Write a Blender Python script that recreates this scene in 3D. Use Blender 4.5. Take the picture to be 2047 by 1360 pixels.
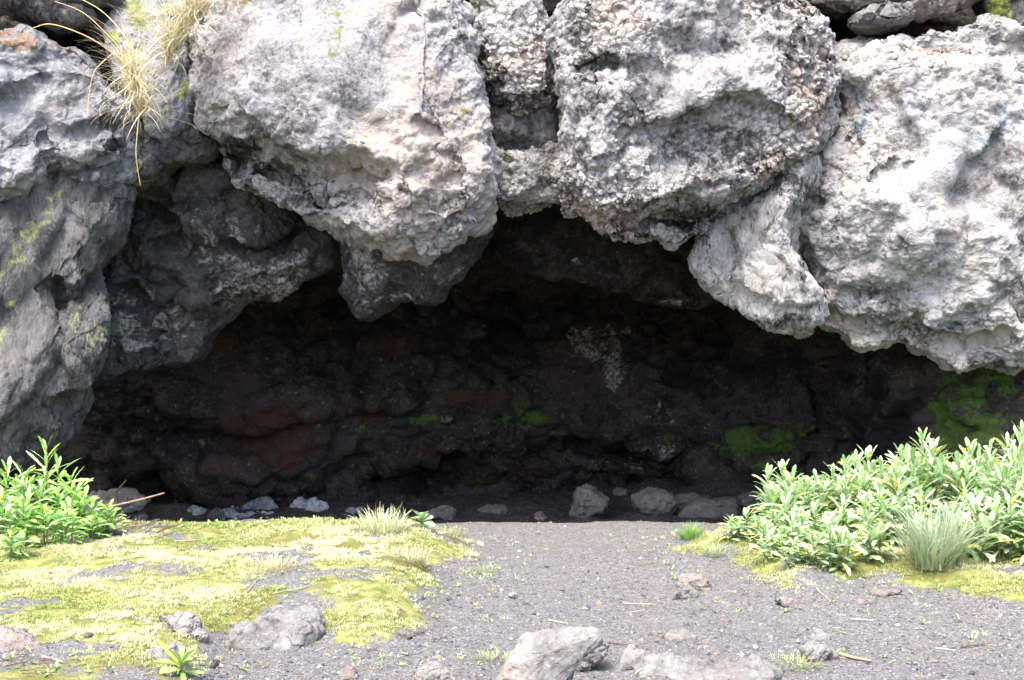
import bpy, math, random
import numpy as np
from mathutils import Vector

for o in list(bpy.data.objects):
    bpy.data.objects.remove(o)
S = bpy.context.scene
COL = S.collection

# ------------------------------------------------------------------ camera
FPX = 2812.0                       # focal length in photo pixels (2047 wide)
CAMZ = 1.56
PITCH = -math.atan(80 / FPX)       # horizon at photo row 600
cam_d = bpy.data.cameras.new('camera')
cam_d.sensor_width = 36.0
cam_d.lens = 36.0 * FPX / 2047
cam_d.clip_end = 500
cam = bpy.data.objects.new('camera', cam_d)
cam.location = (0, 0, CAMZ)
cam.rotation_euler = (math.pi / 2 + PITCH, 0, 0)
COL.objects.link(cam)
S.camera = cam

# ------------------------------------------------------------------ light
SUN_ELEV, SUN_AZ = 63.0, -26.0     # azimuth: degrees towards -X from behind the camera
w = bpy.data.worlds.new("World")
S.world = w
w.use_nodes = True
nt = w.node_tree
bg = nt.nodes['Background']
sky = nt.nodes.new('ShaderNodeTexSky')
sky.sky_type = 'NISHITA'
sky.sun_disc = False
sky.sun_elevation = math.radians(SUN_ELEV)
sky.sun_rotation = math.radians(180 - SUN_AZ)
sky.dust_density = 4.0
sky.air_density = 0.8
sky.ozone_density = 0.6
nt.links.new(sky.outputs[0], bg.inputs[0])
bg.inputs[1].default_value = 0.15
sd = bpy.data.lights.new('sun', 'SUN')
sd.energy = 1.15
sd.angle = math.radians(20)
sd.color = (1.0, 0.97, 0.92)
sun = bpy.data.objects.new('sun', sd)
_e, _a = math.radians(SUN_ELEV), math.radians(SUN_AZ)
sun_dir = Vector((math.sin(_a) * math.cos(_e), -math.cos(_a) * math.cos(_e), math.sin(_e)))
sun.rotation_euler = sun_dir.to_track_quat('Z', 'Y').to_euler()
sun.location = (-4, -6, 14)
COL.objects.link(sun)

S.view_settings.view_transform = 'Standard'
S.view_settings.look = 'None'
S.view_settings.exposure = 2.3
S.view_settings.gamma = 1.0
S.render.engine = 'CYCLES'
S.cycles.use_denoising = True
S.cycles.max_bounces = 6
S.cycles.diffuse_bounces = 4

# ------------------------------------------------------------------ helpers
_f = np.array([0, math.cos(PITCH), math.sin(PITCH)])
_u = np.array([0, -math.sin(PITCH), math.cos(PITCH)])
CAM = np.array([0, 0, CAMZ])

def ray(px, py):
    return _f + np.array([1.0, 0, 0]) * ((px - 1023.5) / FPX) + _u * ((680 - py) / FPX)

def at(px, py, Y):
    r = ray(px, py)
    return CAM + r * (Y / r[1])

def proj(P):
    d = P - CAM
    z = np.maximum(d @ _f, 1e-3)
    return 1023.5 + FPX * d[:, 0] / z, 680 - FPX * (d @ _u) / z

_r = np.random.RandomState(7)
_perm = np.concatenate([_r.permutation(256)] * 2).astype(np.int32)
_g = _r.normal(size=(256, 3))
_g = (_g / np.linalg.norm(_g, axis=1)[:, None]).astype(np.float32)

def noise(P):
    P = P.astype(np.float32)
    fl = np.floor(P)
    i = fl.astype(np.int32) & 255
    f = P - fl
    u = f * f * f * (f * (f * 6 - 15) + 10)
    out = np.zeros(len(P), np.float32)
    for dx in (0, 1):
        a = _perm[(i[:, 0] + dx) & 255]
        wx = u[:, 0] if dx else 1 - u[:, 0]
        for dy in (0, 1):
            b = _perm[(a + i[:, 1] + dy) & 255]
            wy = wx * (u[:, 1] if dy else 1 - u[:, 1])
            for dz in (0, 1):
                g = _g[_perm[(b + i[:, 2] + dz) & 255]]
                wz = wy * (u[:, 2] if dz else 1 - u[:, 2])
                out += wz * (g[:, 0] * (f[:, 0] - dx) + g[:, 1] * (f[:, 1] - dy) + g[:, 2] * (f[:, 2] - dz))
    return out * 1.5

def fbm(P, octs=4, gain=0.5, lac=2.03):
    o = np.zeros(len(P), np.float32)
    a = 1.0
    for k in range(octs):
        o += a * noise(P + 17.3 * k)
        P = P * lac
        a *= gain
    return o

def ridged(P, octs=4, gain=0.5):
    o = np.zeros(len(P), np.float32)
    a = 1.0
    for k in range(octs):
        o += a * (1 - 2 * np.abs(noise(P + 11.7 * k)))
        P = P * 2.07
        a *= gain
    return o

def worley(P, jitter=0.9):
    P = P.astype(np.float32)
    fl = np.floor(P).astype(np.int32)
    f1 = np.full(len(P), 9.0, np.float32)
    f2 = np.full(len(P), 9.0, np.float32)
    cid = np.zeros(len(P), np.int32)
    for dx in (-1, 0, 1):
        for dy in (-1, 0, 1):
            for dz in (-1, 0, 1):
                c = fl + np.array([dx, dy, dz], np.int32)
                h = _perm[(_perm[(_perm[c[:, 0] & 255] + c[:, 1]) & 255] + c[:, 2]) & 255]
                q = c + 0.5 + jitter * 0.29 * _g[h] * 1.7
                d = ((P - q) ** 2).sum(1)
                nearer = d < f1
                f2 = np.where(nearer, f1, np.minimum(f2, d))
                cid = np.where(nearer, h, cid)
                f1 = np.where(nearer, d, f1)
    return np.sqrt(f1), np.sqrt(f2), cid

def facets(P, jitter=0.9, k=16.0):
    """a field of tilted planes, one per Voronoi cell, blended over a narrow seam"""
    P = P.astype(np.float32)
    fl = np.floor(P).astype(np.int32)
    num = np.zeros(len(P), np.float32)
    den = np.full(len(P), 1e-9, np.float32)
    for dx in (-1, 0, 1):
        for dy in (-1, 0, 1):
            for dz in (-1, 0, 1):
                c = fl + np.array([dx, dy, dz], np.int32)
                h = _perm[(_perm[(_perm[c[:, 0] & 255] + c[:, 1]) & 255] + c[:, 2]) & 255]
                q = P - (c + 0.5 + jitter * 0.5 * _g[h])
                w_ = np.exp(-k * (q * q).sum(1))
                num += w_ * ((q * _g[(h + 77) & 255]).sum(1) * 1.2 + 0.5 * _g[(h + 31) & 255, 0])
                den += w_
    return num / den

_rot = []
for _k in range(256):
    _q, _ = np.linalg.qr(_r.normal(size=(3, 3)))
    _rot.append(_q)
_rot = np.array(_rot, np.float32)

def blocks(P, jitter=0.9):
    """union of randomly turned blocks: flat faces meeting in sharp ridges and creases"""
    P = P.astype(np.float32)
    fl = np.floor(P).astype(np.int32)
    best = np.full(len(P), -9.0, np.float32)
    for dx in (-1, 0, 1):
        for dy in (-1, 0, 1):
            for dz in (-1, 0, 1):
                c = fl + np.array([dx, dy, dz], np.int32)
                h = _perm[(_perm[(_perm[c[:, 0] & 255] + c[:, 1]) & 255] + c[:, 2]) & 255]
                q = P - (c + 0.5 + jitter * 0.5 * _g[h])
                R = _rot[(h + 57) & 255]
                l = np.abs(q[:, 0] * R[:, 0, 0] + q[:, 1] * R[:, 0, 1] + q[:, 2] * R[:, 0, 2])
                for a in (1, 2):
                    l = np.maximum(l, (0.8 + 0.4 * (a == 2)) * np.abs(q[:, 0] * R[:, a, 0] + q[:, 1] * R[:, a, 1] + q[:, 2] * R[:, a, 2]))
                best = np.maximum(best, 0.5 - l)
    return best

def sstep(a, b, x):
    t = np.clip((x - a) / (b - a), 0, 1)
    return t * t * (3 - 2 * t)

def mesh_from(name, V, quads=None, tris=None, smooth=True):
    me = bpy.data.meshes.new(name)
    V = np.asarray(V, np.float32)
    me.vertices.add(len(V))
    me.vertices.foreach_set('co', V.ravel())
    parts, starts, n = [], [], 0
    for F, k in ((quads, 4), (tris, 3)):
        if F is not None and len(F):
            F = np.asarray(F, np.int32)
            parts.append(F.ravel())
            starts.append(n + np.arange(len(F), dtype=np.int32) * k)
            n += F.size
    me.loops.add(n)
    me.loops.foreach_set('vertex_index', np.concatenate(parts))
    st = np.concatenate(starts)
    me.polygons.add(len(st))
    me.polygons.foreach_set('loop_start', st)
    me.polygons.foreach_set('use_smooth', np.full(len(st), smooth))
    me.update(calc_edges=True)
    return me

def normals(V, Q):
    a, b, c, d = (V[Q[:, k]] for k in range(4))
    fn = np.cross(c - a, d - b)
    N = np.zeros_like(V)
    for k in range(4):
        for ax in range(3):
            N[:, ax] += np.bincount(Q[:, k], fn[:, ax], len(V))
    return N / np.maximum(np.linalg.norm(N, axis=1), 1e-9)[:, None]

def set_attr(me, name, C):
    at_ = me.attributes.new(name, 'FLOAT_COLOR', 'POINT')
    at_.data.foreach_set('color', np.asarray(C, np.float32).ravel())

def link(name, me, mat=None, parent=None, loc=None):
    o = bpy.data.objects.new(name, me)
    COL.objects.link(o)
    if mat:
        me.materials.append(mat)
    if parent:
        o.parent = parent
    if loc is not None:
        o.location = loc
    return o

def tag(o, label=None, cat=None, group=None, kind=None):
    for k, v in (('label', label), ('category', cat), ('group', group), ('kind', kind)):
        if v:
            o[k] = v
    return o

# ------------------------------------------------------------------ materials
class NG:
    """small shader-graph writer"""
    def __init__(s, name):
        s.m = bpy.data.materials.new(name)
        s.m.use_nodes = True
        s.t = s.m.node_tree
        s.b = s.t.nodes['Principled BSDF']
        s.out = s.t.nodes['Material Output']
    def n(s, typ, **kw):
        x = s.t.nodes.new(typ)
        for k, v in kw.items():
            setattr(x, k, v)
        return x
    def put(s, sock, v):
        if isinstance(v, bpy.types.NodeSocket):
            s.t.links.new(v, sock)
        else:
            sock.default_value = v
    def noise(s, vec, scale, detail=6, rough=0.6, dist=0.0, color=False):
        x = s.n('ShaderNodeTexNoise')
        s.put(x.inputs['Vector'], vec)
        x.inputs['Scale'].default_value = scale
        x.inputs['Detail'].default_value = detail
        x.inputs['Roughness'].default_value = rough
        x.inputs['Distortion'].default_value = dist
        return x.outputs[1 if color else 0]
    def voro(s, vec, scale, feature='F1', rand=1.0, out=0):
        x = s.n('ShaderNodeTexVoronoi', feature=feature)
        s.put(x.inputs['Vector'], vec)
        x.inputs['Scale'].default_value = scale
        x.inputs['Randomness'].default_value = rand
        return x.outputs[out]
    def math(s, op, a, b=0.0, c=0.0, clamp=False):
        x = s.n('ShaderNodeMath', operation=op, use_clamp=clamp)
        s.put(x.inputs[0], a); s.put(x.inputs[1], b); s.put(x.inputs[2], c)
        return x.outputs[0]
    def ramp(s, fac, lo, hi, a=0.0, b=1.0, interp='SMOOTHSTEP'):
        x = s.n('ShaderNodeMapRange', interpolation_type=interp)
        s.put(x.inputs[0], fac)
        for k, v in zip((1, 2, 3, 4), (lo, hi, a, b)):
            s.put(x.inputs[k], v)
        return x.outputs[0]
    def mix(s, fac, a, b, blend='MIX'):
        x = s.n('ShaderNodeMix', data_type='RGBA', blend_type=blend)
        s.put(x.inputs[0], fac)
        for k, v in ((6, a), (7, b)):
            s.put(x.inputs[k], (*v, 1) if isinstance(v, tuple) and len(v) == 3 else v)
        return x.outputs[2]
    def attr(s, name):
        x = s.n('ShaderNodeAttribute', attribute_name=name)
        return x
    def sep(s, col):
        x = s.n('ShaderNodeSeparateColor')
        s.put(x.inputs[0], col)
        return x.outputs

def rock_mat(name, light, mid, dark, warm, dark_amt=0.5, pebble=0.0, fine=0.01, rough=0.85,
             moss=(0.16, 0.19, 0.03), rust=(0.20, 0.07, 0.03), pale=(0.45, 0.44, 0.42), soot_shade=(0.022, 0.021, 0.021),
             streak=None, speck=0.0, grain=0.4, chip=0.9, lichen=0.0, spec=0.25, warm_amt=0.5):
    g = NG(name)
    tc = g.n('ShaderNodeTexCoord')
    oi = g.n('ShaderNodeObjectInfo')
    add = g.n('ShaderNodeVectorMath', operation='ADD')
    cmb = g.n('ShaderNodeCombineXYZ')
    rv = g.math('MULTIPLY', oi.outputs['Random'], 37.0)
    for k in range(3):
        g.put(cmb.inputs[k], rv)
    g.put(add.inputs[0], tc.outputs['Object']); g.put(add.inputs[1], cmb.outputs[0])
    P = add.outputs[0]
    if streak:
        mp = g.n('ShaderNodeMapping')
        g.put(mp.inputs[0], P)
        mp.inputs['Rotation'].default_value = streak[0]
        mp.inputs['Scale'].default_value = streak[1]
        PS = mp.outputs[0]
    else:
        PS = P
    nL = g.noise(P, 1.1, 6, 0.62, 0.5)
    nM = g.noise(PS, 4.5, 9, 0.62, 0.25)
    nF = g.noise(PS, 30.0, 5, 0.7, 0.3)
    wv = g.n('ShaderNodeVectorMath', operation='MULTIPLY_ADD')
    g.put(wv.inputs[0], g.noise(PS, 7.0, 3, 0.6, color=True)); wv.inputs[1].default_value = (0.10, 0.10, 0.10); g.put(wv.inputs[2], PS)
    vn = g.n('ShaderNodeTexVoronoi'); g.put(vn.inputs['Vector'], wv.outputs[0]); vn.inputs['Scale'].default_value = 22.0
    vP, cellc = vn.outputs[0], g.sep(vn.outputs[1])
    # colour
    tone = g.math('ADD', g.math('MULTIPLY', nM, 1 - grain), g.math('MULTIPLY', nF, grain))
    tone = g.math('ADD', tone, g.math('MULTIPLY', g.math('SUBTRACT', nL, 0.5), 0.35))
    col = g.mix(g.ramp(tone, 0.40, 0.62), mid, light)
    col = g.mix(g.math('MULTIPLY', g.ramp(tone, 0.465, 0.35), dark_amt), col, dark)  # low relief darkened: pit dirt plus crevice shade painted in
    col = g.mix(g.math('MULTIPLY', g.ramp(nL, 0.50, 0.66), warm_amt), col, warm)
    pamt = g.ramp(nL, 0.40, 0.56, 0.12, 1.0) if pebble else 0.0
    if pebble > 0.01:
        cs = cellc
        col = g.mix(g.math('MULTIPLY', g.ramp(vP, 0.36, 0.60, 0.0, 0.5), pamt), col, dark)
        col = g.mix(g.math('MULTIPLY', g.ramp(cs[0], 0.70, 0.85), g.math('MULTIPLY', pamt, 0.45)), col, pale)
    if speck:
        col = g.mix(g.math('MULTIPLY', g.ramp(nF, 0.60, 0.68), speck), col, pale)
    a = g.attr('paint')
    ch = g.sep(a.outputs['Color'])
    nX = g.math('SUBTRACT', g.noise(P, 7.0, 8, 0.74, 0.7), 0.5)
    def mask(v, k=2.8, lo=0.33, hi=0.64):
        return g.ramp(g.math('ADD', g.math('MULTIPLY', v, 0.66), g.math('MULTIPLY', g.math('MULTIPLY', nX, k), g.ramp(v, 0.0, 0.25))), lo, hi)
    col = g.mix(g.math('MULTIPLY', mask(ch[2], 2.4, 0.20, 0.60), 0.93), col, g.mix(g.ramp(nF, 0.5, 0.68), soot_shade, mid))  # sooty cave rock, plus shade painted into boulder undersides and fissures
    col = g.mix(mask(a.outputs['Alpha'], 2.6), col, g.mix(g.ramp(nF, 0.35, 0.6), mid, pale))
    rcol = g.mix(nF, tuple(0.5 * x for x in rust), rust)
    col = g.mix(mask(ch[1]), col, rcol)
    mn = nF
    mcol = g.mix(g.ramp(mn, 0.35, 0.65), tuple(0.55 * x for x in moss), moss)
    col = g.mix(mask(ch[0]), col, mcol)
    if lichen:
        lm = g.math('MULTIPLY', g.ramp(nX, 0.10, 0.16), g.ramp(nL, 0.42, 0.58))
        col = g.mix(g.math('MULTIPLY', lm, lichen), col, g.mix(mn, (0.22, 0.19, 0.03), (0.13, 0.09, 0.05)))
    g.put(g.b.inputs['Base Color'], col)
    g.put(g.b.inputs['Roughness'], g.ramp(nM, 0.3, 0.7, rough - 0.12, rough + 0.08))
    g.b.inputs['Specular IOR Level'].default_value = spec
    # relief
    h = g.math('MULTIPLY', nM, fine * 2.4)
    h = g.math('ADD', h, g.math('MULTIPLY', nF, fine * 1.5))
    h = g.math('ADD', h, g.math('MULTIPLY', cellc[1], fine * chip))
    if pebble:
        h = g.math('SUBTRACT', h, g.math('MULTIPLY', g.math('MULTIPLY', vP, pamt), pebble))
    d = g.n('ShaderNodeDisplacement')
    d.inputs['Midlevel'].default_value = fine * 2.0
    d.inputs['Scale'].default_value = 1.0
    g.put(d.inputs['Height'], h)
    g.put(g.out.inputs['Displacement'], d.outputs[0])
    g.m.displacement_method = 'BOTH'
    return g.m

LG, MG, DG = (0.40, 0.39, 0.385), (0.26, 0.25, 0.245), (0.07, 0.066, 0.066)
WARM = (0.34, 0.28, 0.235)
M = {}
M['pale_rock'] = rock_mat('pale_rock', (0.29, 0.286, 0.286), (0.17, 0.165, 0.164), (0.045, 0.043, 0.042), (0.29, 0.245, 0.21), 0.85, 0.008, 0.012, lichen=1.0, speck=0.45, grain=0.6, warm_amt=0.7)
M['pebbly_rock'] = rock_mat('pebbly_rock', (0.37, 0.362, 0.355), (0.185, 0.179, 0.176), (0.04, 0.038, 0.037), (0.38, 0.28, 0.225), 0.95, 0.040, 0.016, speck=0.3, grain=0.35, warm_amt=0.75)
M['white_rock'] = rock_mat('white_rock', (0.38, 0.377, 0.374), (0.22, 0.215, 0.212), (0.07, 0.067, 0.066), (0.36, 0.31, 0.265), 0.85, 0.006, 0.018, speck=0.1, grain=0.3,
                           streak=((0.3, 0.5, 0.4), (1.0, 1.0, 1.3)), moss=(0.25, 0.295, 0.33))  # moss channel lays bluish grey patches on this rock
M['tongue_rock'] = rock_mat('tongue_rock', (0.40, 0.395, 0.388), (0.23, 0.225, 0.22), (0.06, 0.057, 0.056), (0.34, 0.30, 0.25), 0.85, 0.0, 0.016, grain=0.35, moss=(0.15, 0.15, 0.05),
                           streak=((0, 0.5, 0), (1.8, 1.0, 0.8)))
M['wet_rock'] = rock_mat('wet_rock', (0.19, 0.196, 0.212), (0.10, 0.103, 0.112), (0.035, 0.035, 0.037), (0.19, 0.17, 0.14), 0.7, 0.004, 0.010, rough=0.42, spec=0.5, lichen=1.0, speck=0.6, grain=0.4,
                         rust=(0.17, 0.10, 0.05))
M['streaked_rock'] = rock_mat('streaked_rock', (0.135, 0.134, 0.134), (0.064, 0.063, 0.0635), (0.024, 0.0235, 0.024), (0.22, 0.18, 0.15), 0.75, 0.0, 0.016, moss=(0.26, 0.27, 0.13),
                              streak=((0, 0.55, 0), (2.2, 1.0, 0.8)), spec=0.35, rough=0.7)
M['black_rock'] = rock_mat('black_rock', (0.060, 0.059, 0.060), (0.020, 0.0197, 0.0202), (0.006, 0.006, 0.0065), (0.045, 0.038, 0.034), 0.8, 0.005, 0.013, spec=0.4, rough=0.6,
                           pale=(0.30, 0.29, 0.282), soot_shade=(0.008, 0.008, 0.009), grain=0.5, speck=0.35)
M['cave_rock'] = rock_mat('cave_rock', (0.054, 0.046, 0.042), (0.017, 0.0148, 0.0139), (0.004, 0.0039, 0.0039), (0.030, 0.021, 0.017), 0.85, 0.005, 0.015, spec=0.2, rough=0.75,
                          moss=(0.060, 0.110, 0.018), rust=(0.060, 0.031, 0.022), pale=(0.26, 0.25, 0.235), soot_shade=(0.005, 0.005, 0.0055), grain=0.55, speck=0.5)
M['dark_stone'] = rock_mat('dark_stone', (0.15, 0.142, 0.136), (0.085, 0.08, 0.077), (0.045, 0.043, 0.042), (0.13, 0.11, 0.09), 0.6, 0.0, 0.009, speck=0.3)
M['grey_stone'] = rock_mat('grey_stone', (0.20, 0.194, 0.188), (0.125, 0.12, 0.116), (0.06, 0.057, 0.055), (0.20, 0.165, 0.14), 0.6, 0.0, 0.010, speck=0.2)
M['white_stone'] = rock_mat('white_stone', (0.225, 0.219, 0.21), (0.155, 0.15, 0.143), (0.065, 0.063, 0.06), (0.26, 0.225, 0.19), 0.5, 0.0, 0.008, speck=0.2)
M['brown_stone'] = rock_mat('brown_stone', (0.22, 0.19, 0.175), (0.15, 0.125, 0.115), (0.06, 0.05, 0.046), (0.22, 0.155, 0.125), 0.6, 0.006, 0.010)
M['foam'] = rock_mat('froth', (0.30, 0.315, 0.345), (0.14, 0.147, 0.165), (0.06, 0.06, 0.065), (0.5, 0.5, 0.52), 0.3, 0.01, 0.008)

# ------------------------------------------------------------------ rock builder
def quad_sphere(n):
    t = np.tan(np.linspace(-1, 1, n + 1) * math.pi / 4)
    A, B = np.meshgrid(t, t, indexing='ij')
    one = np.ones_like(A)
    faces = [(A, -one, B), (-A, one, B), (one, A, B), (-one, -A, B), (A, B, one), (A, -B, -one)]
    V = np.concatenate([np.stack(f, -1).reshape(-1, 3) for f in faces])
    V /= np.linalg.norm(V, axis=1)[:, None]
    i = np.arange((n + 1) ** 2).reshape(n + 1, n + 1)
    q = np.stack([i[:-1, :-1], i[1:, :-1], i[1:, 1:], i[:-1, 1:]], -1).reshape(-1, 4)
    Q = np.concatenate([q + k * (n + 1) ** 2 for k in range(6)])
    _, idx, inv = np.unique(np.round(V * 1e5).astype(np.int64), axis=0, return_index=True, return_inverse=True)
    return V[idx], inv.ravel()[Q]

_qs = {}

def smooth_outline(pts, it=1):
    P = np.asarray(pts, float)
    for _ in range(it):
        N = np.roll(P, -1, 0)
        P = np.stack([0.8 * P + 0.2 * N, 0.2 * P + 0.8 * N], 1).reshape(-1, 2)
    return P

def rock(name, label, cat, outline, Y, mat, front=0.4, back=0.5, tilt=0.0, yaw=0.0, c=None, n=110, e=0.6, e2=0.75,
         relief=(), fine=True, cuts=0, bumps=(), paint=(), group=None, seed=1, under=0.0, cutdeep=0.25, steps=(), calm=(), cutbias=0.0, vary=(0, 0, 0, 0), smooth=1):
    rng = np.random.RandomState(seed)
    ol = smooth_outline(outline, smooth)
    if c is None:
        c = (ol[:, 0].min() + ol[:, 0].max()) / 2, (ol[:, 1].min() + ol[:, 1].max()) / 2
    C0 = at(c[0], c[1], Y)
    ti, ya = math.radians(tilt), math.radians(yaw)
    nrm = np.array([math.sin(ya) * math.cos(ti), -math.cos(ya) * math.cos(ti), math.sin(ti)])
    u = np.cross([0, 0, 1.0], nrm); u /= np.linalg.norm(u)
    v = np.cross(nrm, u)
    pts = []
    for px, py in ol:
        r = ray(px, py)
        k = ((C0 - CAM) @ nrm) / (r @ nrm)
        d = CAM + r * k - C0
        pts.append((d @ u, d @ v))
    pts = np.array(pts)
    th = np.linspace(-math.pi, math.pi, 1441)[:-1]
    dx, dy = np.cos(th), np.sin(th)
    R = np.zeros(len(th))
    for a, b in zip(pts, np.roll(pts, -1, 0)):
        ex, ey = b - a
        den = dx * ey - dy * ex
        den = np.where(np.abs(den) < 1e-12, 1e-12, den)
        tt = (a[0] * ey - a[1] * ex) / den
        ss = (a[0] * dy - a[1] * dx) / den
        ok = (tt > 0) & (ss >= -1e-6) & (ss <= 1 + 1e-6)
        R = np.where(ok & (tt > R), tt, R)
    ker = np.array([0, 1, 2, 1, 0]) / 4.0
    R = np.convolve(np.concatenate([R[-2:], R, R[:2]]), ker, 'valid')
    if n not in _qs:
        _qs[n] = quad_sphere(n)
    D, Q = _qs[n]
    # D axes: x right, -y towards the viewer, z up
    ct = np.clip(-D[:, 1], -1, 1)
    tpol = np.arccos(ct)
    tpol = math.pi * (tpol / math.pi) ** 1.25
    ct, st = np.cos(tpol), np.abs(np.sin(tpol))
    ang = np.arctan2(D[:, 2], D[:, 0])
    rr = np.interp(ang, np.concatenate([th, [math.pi]]), np.concatenate([R, R[:1]]))
    s = st ** e
    a, b = rr * s * np.cos(ang), rr * s * np.sin(ang)
    cc = np.abs(ct) ** e2
    h = np.where(ct > 0, front * cc, -back * cc)
    ext = max(R.max(), 1e-3)
    if under:
        zb = np.clip(-b / max(-pts[:, 1].min(), 1e-3), 0, 1)
        h = np.where(ct > 0, h - under * zb ** 2 * cc, h)
    V = C0 + a[:, None] * u + b[:, None] * v + h[:, None] * nrm
    if bumps:
        px, py = proj(V)
        fr = np.clip(ct * 3, 0, 1)
        for (bx, by, rx, ry, amp, *rot) in bumps:
            ro = math.radians(rot[0]) if rot else 0
            qx, qy = px - bx, py - by
            q1 = qx * math.cos(ro) + qy * math.sin(ro)
            q2 = -qx * math.sin(ro) + qy * math.cos(ro)
            V = V + nrm * (amp * fr * np.exp(-(q1 / rx) ** 2 - (q2 / ry) ** 2))[:, None]
    sh = rng.uniform(-50, 50, 3)
    if steps:
        wx = fbm((V + sh) * 2.6, 3); px, py = proj(V + 0.05 * nrm * wx[:, None])
        px = px + 14 * wx; py = py + 12 * fbm((V + sh + 7) * 2.6, 3)
        fr = np.clip(ct * 3, 0, 1)
        for (line, amp, wd, fade) in steps:
            L = np.array(line, float)
            below = py - np.interp(px, L[:, 0], L[:, 1])
            endf = sstep(L[0, 0] - 5, L[0, 0] + 40, px) * sstep(L[-1, 0] + 5, L[-1, 0] - 40, px)
            V = V - nrm * (amp * fr * endf * sstep(0, wd * 2.0, below) * np.exp(-(np.maximum(below, 0) / fade) ** 2))[:, None]
    if cuts:
        for k in range(cuts):
            d = rng.normal(size=3) + cutbias * nrm
            d /= np.linalg.norm(d)
            pr = (V - C0) @ d
            lim = pr.max() * (1 - cutdeep * rng.uniform(0.3, 1.0))
            V = V - d * (np.maximum(pr - lim, 0) * 0.93)[:, None]
    N = normals(V, Q)
    X = V + sh
    phase = 0
    quiet = np.ones(len(V))
    if calm:
        px, py = proj(V)
        for (bx, by, rx, ry, k) in calm:
            quiet *= 1 - k * np.exp(-(((px - bx) / rx) ** 2 + ((py - by) / ry) ** 2) ** 1.5)
    for spec in sorted(relief, key=lambda q: q[1]):
        kind, fr, amp = spec[:3]
        if fr >= 5.5 and not phase:
            N = normals(V, Q); phase = 1
        if kind == 'n':
            dv = fbm(X * fr, 4)
        elif kind == 'r':
            dv = ridged(X * fr, 4) * 0.7 - 0.3
        elif kind == 'b':                       # rounded lumps with sharp creases
            f1, f2, _ = worley((X + 0.12 / fr * np.stack([noise(X * fr * 2), noise(X * fr * 2 + 9), noise(X * fr * 2 + 5)], 1)) * fr)
            dv = 0.6 - f1
        elif kind == 'c':                       # chipped facets
            f1, f2, cid = worley(X * fr)
            cell = _g[cid & 255]
            dv = cell[:, 0] * 0.6 - np.maximum(0.12 - (f2 - f1), 0) * 2.0
        elif kind == 'p':                       # broken planes: every cell its own tilt and step
            st = np.array(spec[3] if len(spec) > 3 else (1, 1, 1), float)
            Xw = X + (0.16 / fr) * np.stack([fbm(X * fr * 1.8, 2), fbm(X * fr * 1.8 + 9, 2), fbm(X * fr * 1.8 + 5, 2)], 1)
            dv = facets(Xw * fr * st, k=24 if fr < 4 else 15)
        elif kind == 'q':                       # angular blocks
            st = np.array(spec[3] if len(spec) > 3 else (1, 1, 1), float)
            Xw = X + (0.07 / fr) * np.stack([fbm(X * fr * 2, 2), fbm(X * fr * 2 + 9, 2), fbm(X * fr * 2 + 5, 2)], 1)
            dv = blocks(Xw * fr * st) - 0.15
        elif kind == 'k':                       # cracks along cell borders, fading in and out
            Xw = X + (0.22 / fr) * np.stack([fbm(X * fr * 1.8, 3), fbm(X * fr * 1.8 + 9, 3), fbm(X * fr * 1.8 + 5, 3)], 1)
            f1, f2, _ = worley(Xw * fr)
            dv = -(1 - sstep(0.0, 0.07, f2 - f1)) * sstep(-0.15, 0.25, noise(X * fr * 0.9 + 3))
        elif kind == 'f':                       # flowing folds
            dr = np.array(spec[3], float)
            wv = fbm(X * fr * 0.22, 3) * (spec[4] if len(spec) > 4 else 2.0)
            ph = (X @ dr) * fr + wv
            tri = np.abs((ph % 1.0) - 0.35)
            dv = sstep(0, 0.65, tri) - 0.5
            dv = dv * (0.35 + 0.65 * sstep(-0.3, 0.5, noise(X * 1.7)))
        damp = np.clip(np.abs(ct) * 1.6, 0.22, 1.0) if fr < 2.8 else np.clip(np.abs(ct) * 1.6, 0.95, 1.0)
        V = V + N * (amp * dv * damp * (quiet if fr > 1.3 else 1))[:, None]
    px, py = proj(V)
    pc = np.zeros((len(V), 4), np.float32)
    pc += np.array(vary, np.float32)
    wob = fbm((V + sh) * 4.0, 3)
    for (chn, bx, by, rx, ry, stg, *rot) in paint:
        ro = math.radians(rot[0]) if rot else 0
        qx, qy = px - bx, py - by
        q1 = qx * math.cos(ro) + qy * math.sin(ro)
        q2 = -qx * math.sin(ro) + qy * math.cos(ro)
        d2 = (q1 / rx) ** 2 + (q2 / ry) ** 2
        k = 'mrsp'.index(chn)
        pc[:, k] = np.maximum(pc[:, k], stg * np.clip(1.15 - 0.55 * d2 + 0.35 * wob * (d2 < 3), 0, 1.2))
    base = np.array([C0[0], C0[1], V[:, 2].min()])
    me = mesh_from(name, V - base, Q)
    set_attr(me, 'paint', np.clip(pc, 0, 1))
    o = link(name, me, mat, loc=base)
    return tag(o, label, cat, group)

# ------------------------------------------------------------------ ground
def poly_sd(px, py, poly):
    """signed distance (positive inside) of points to a polygon"""
    P = np.asarray(poly, float)
    inside = np.zeros(len(px), bool)
    dmin = np.full(len(px), 1e9)
    for (x1, y1), (x2, y2) in zip(P, np.roll(P, -1, 0)):
        cond = ((y1 > py) != (y2 > py))
        xi = (x2 - x1) * (py - y1) / ((y2 - y1) if abs(y2 - y1) > 1e-12 else 1e-12) + x1
        inside ^= cond & (px < xi)
        ex, ey = x2 - x1, y2 - y1
        t = np.clip(((px - x1) * ex + (py - y1) * ey) / (ex * ex + ey * ey + 1e-12), 0, 1)
        dmin = np.minimum(dmin, np.hypot(px - x1 - t * ex, py - y1 - t * ey))
    return np.where(inside, dmin, -dmin)

def flat_xy(pts, z=0.0):
    out = []
    for px, py in pts:
        r = ray(px, py)
        k = (z - CAMZ) / r[2]
        out.append((r[0] * k, r[1] * k))
    return out

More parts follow.
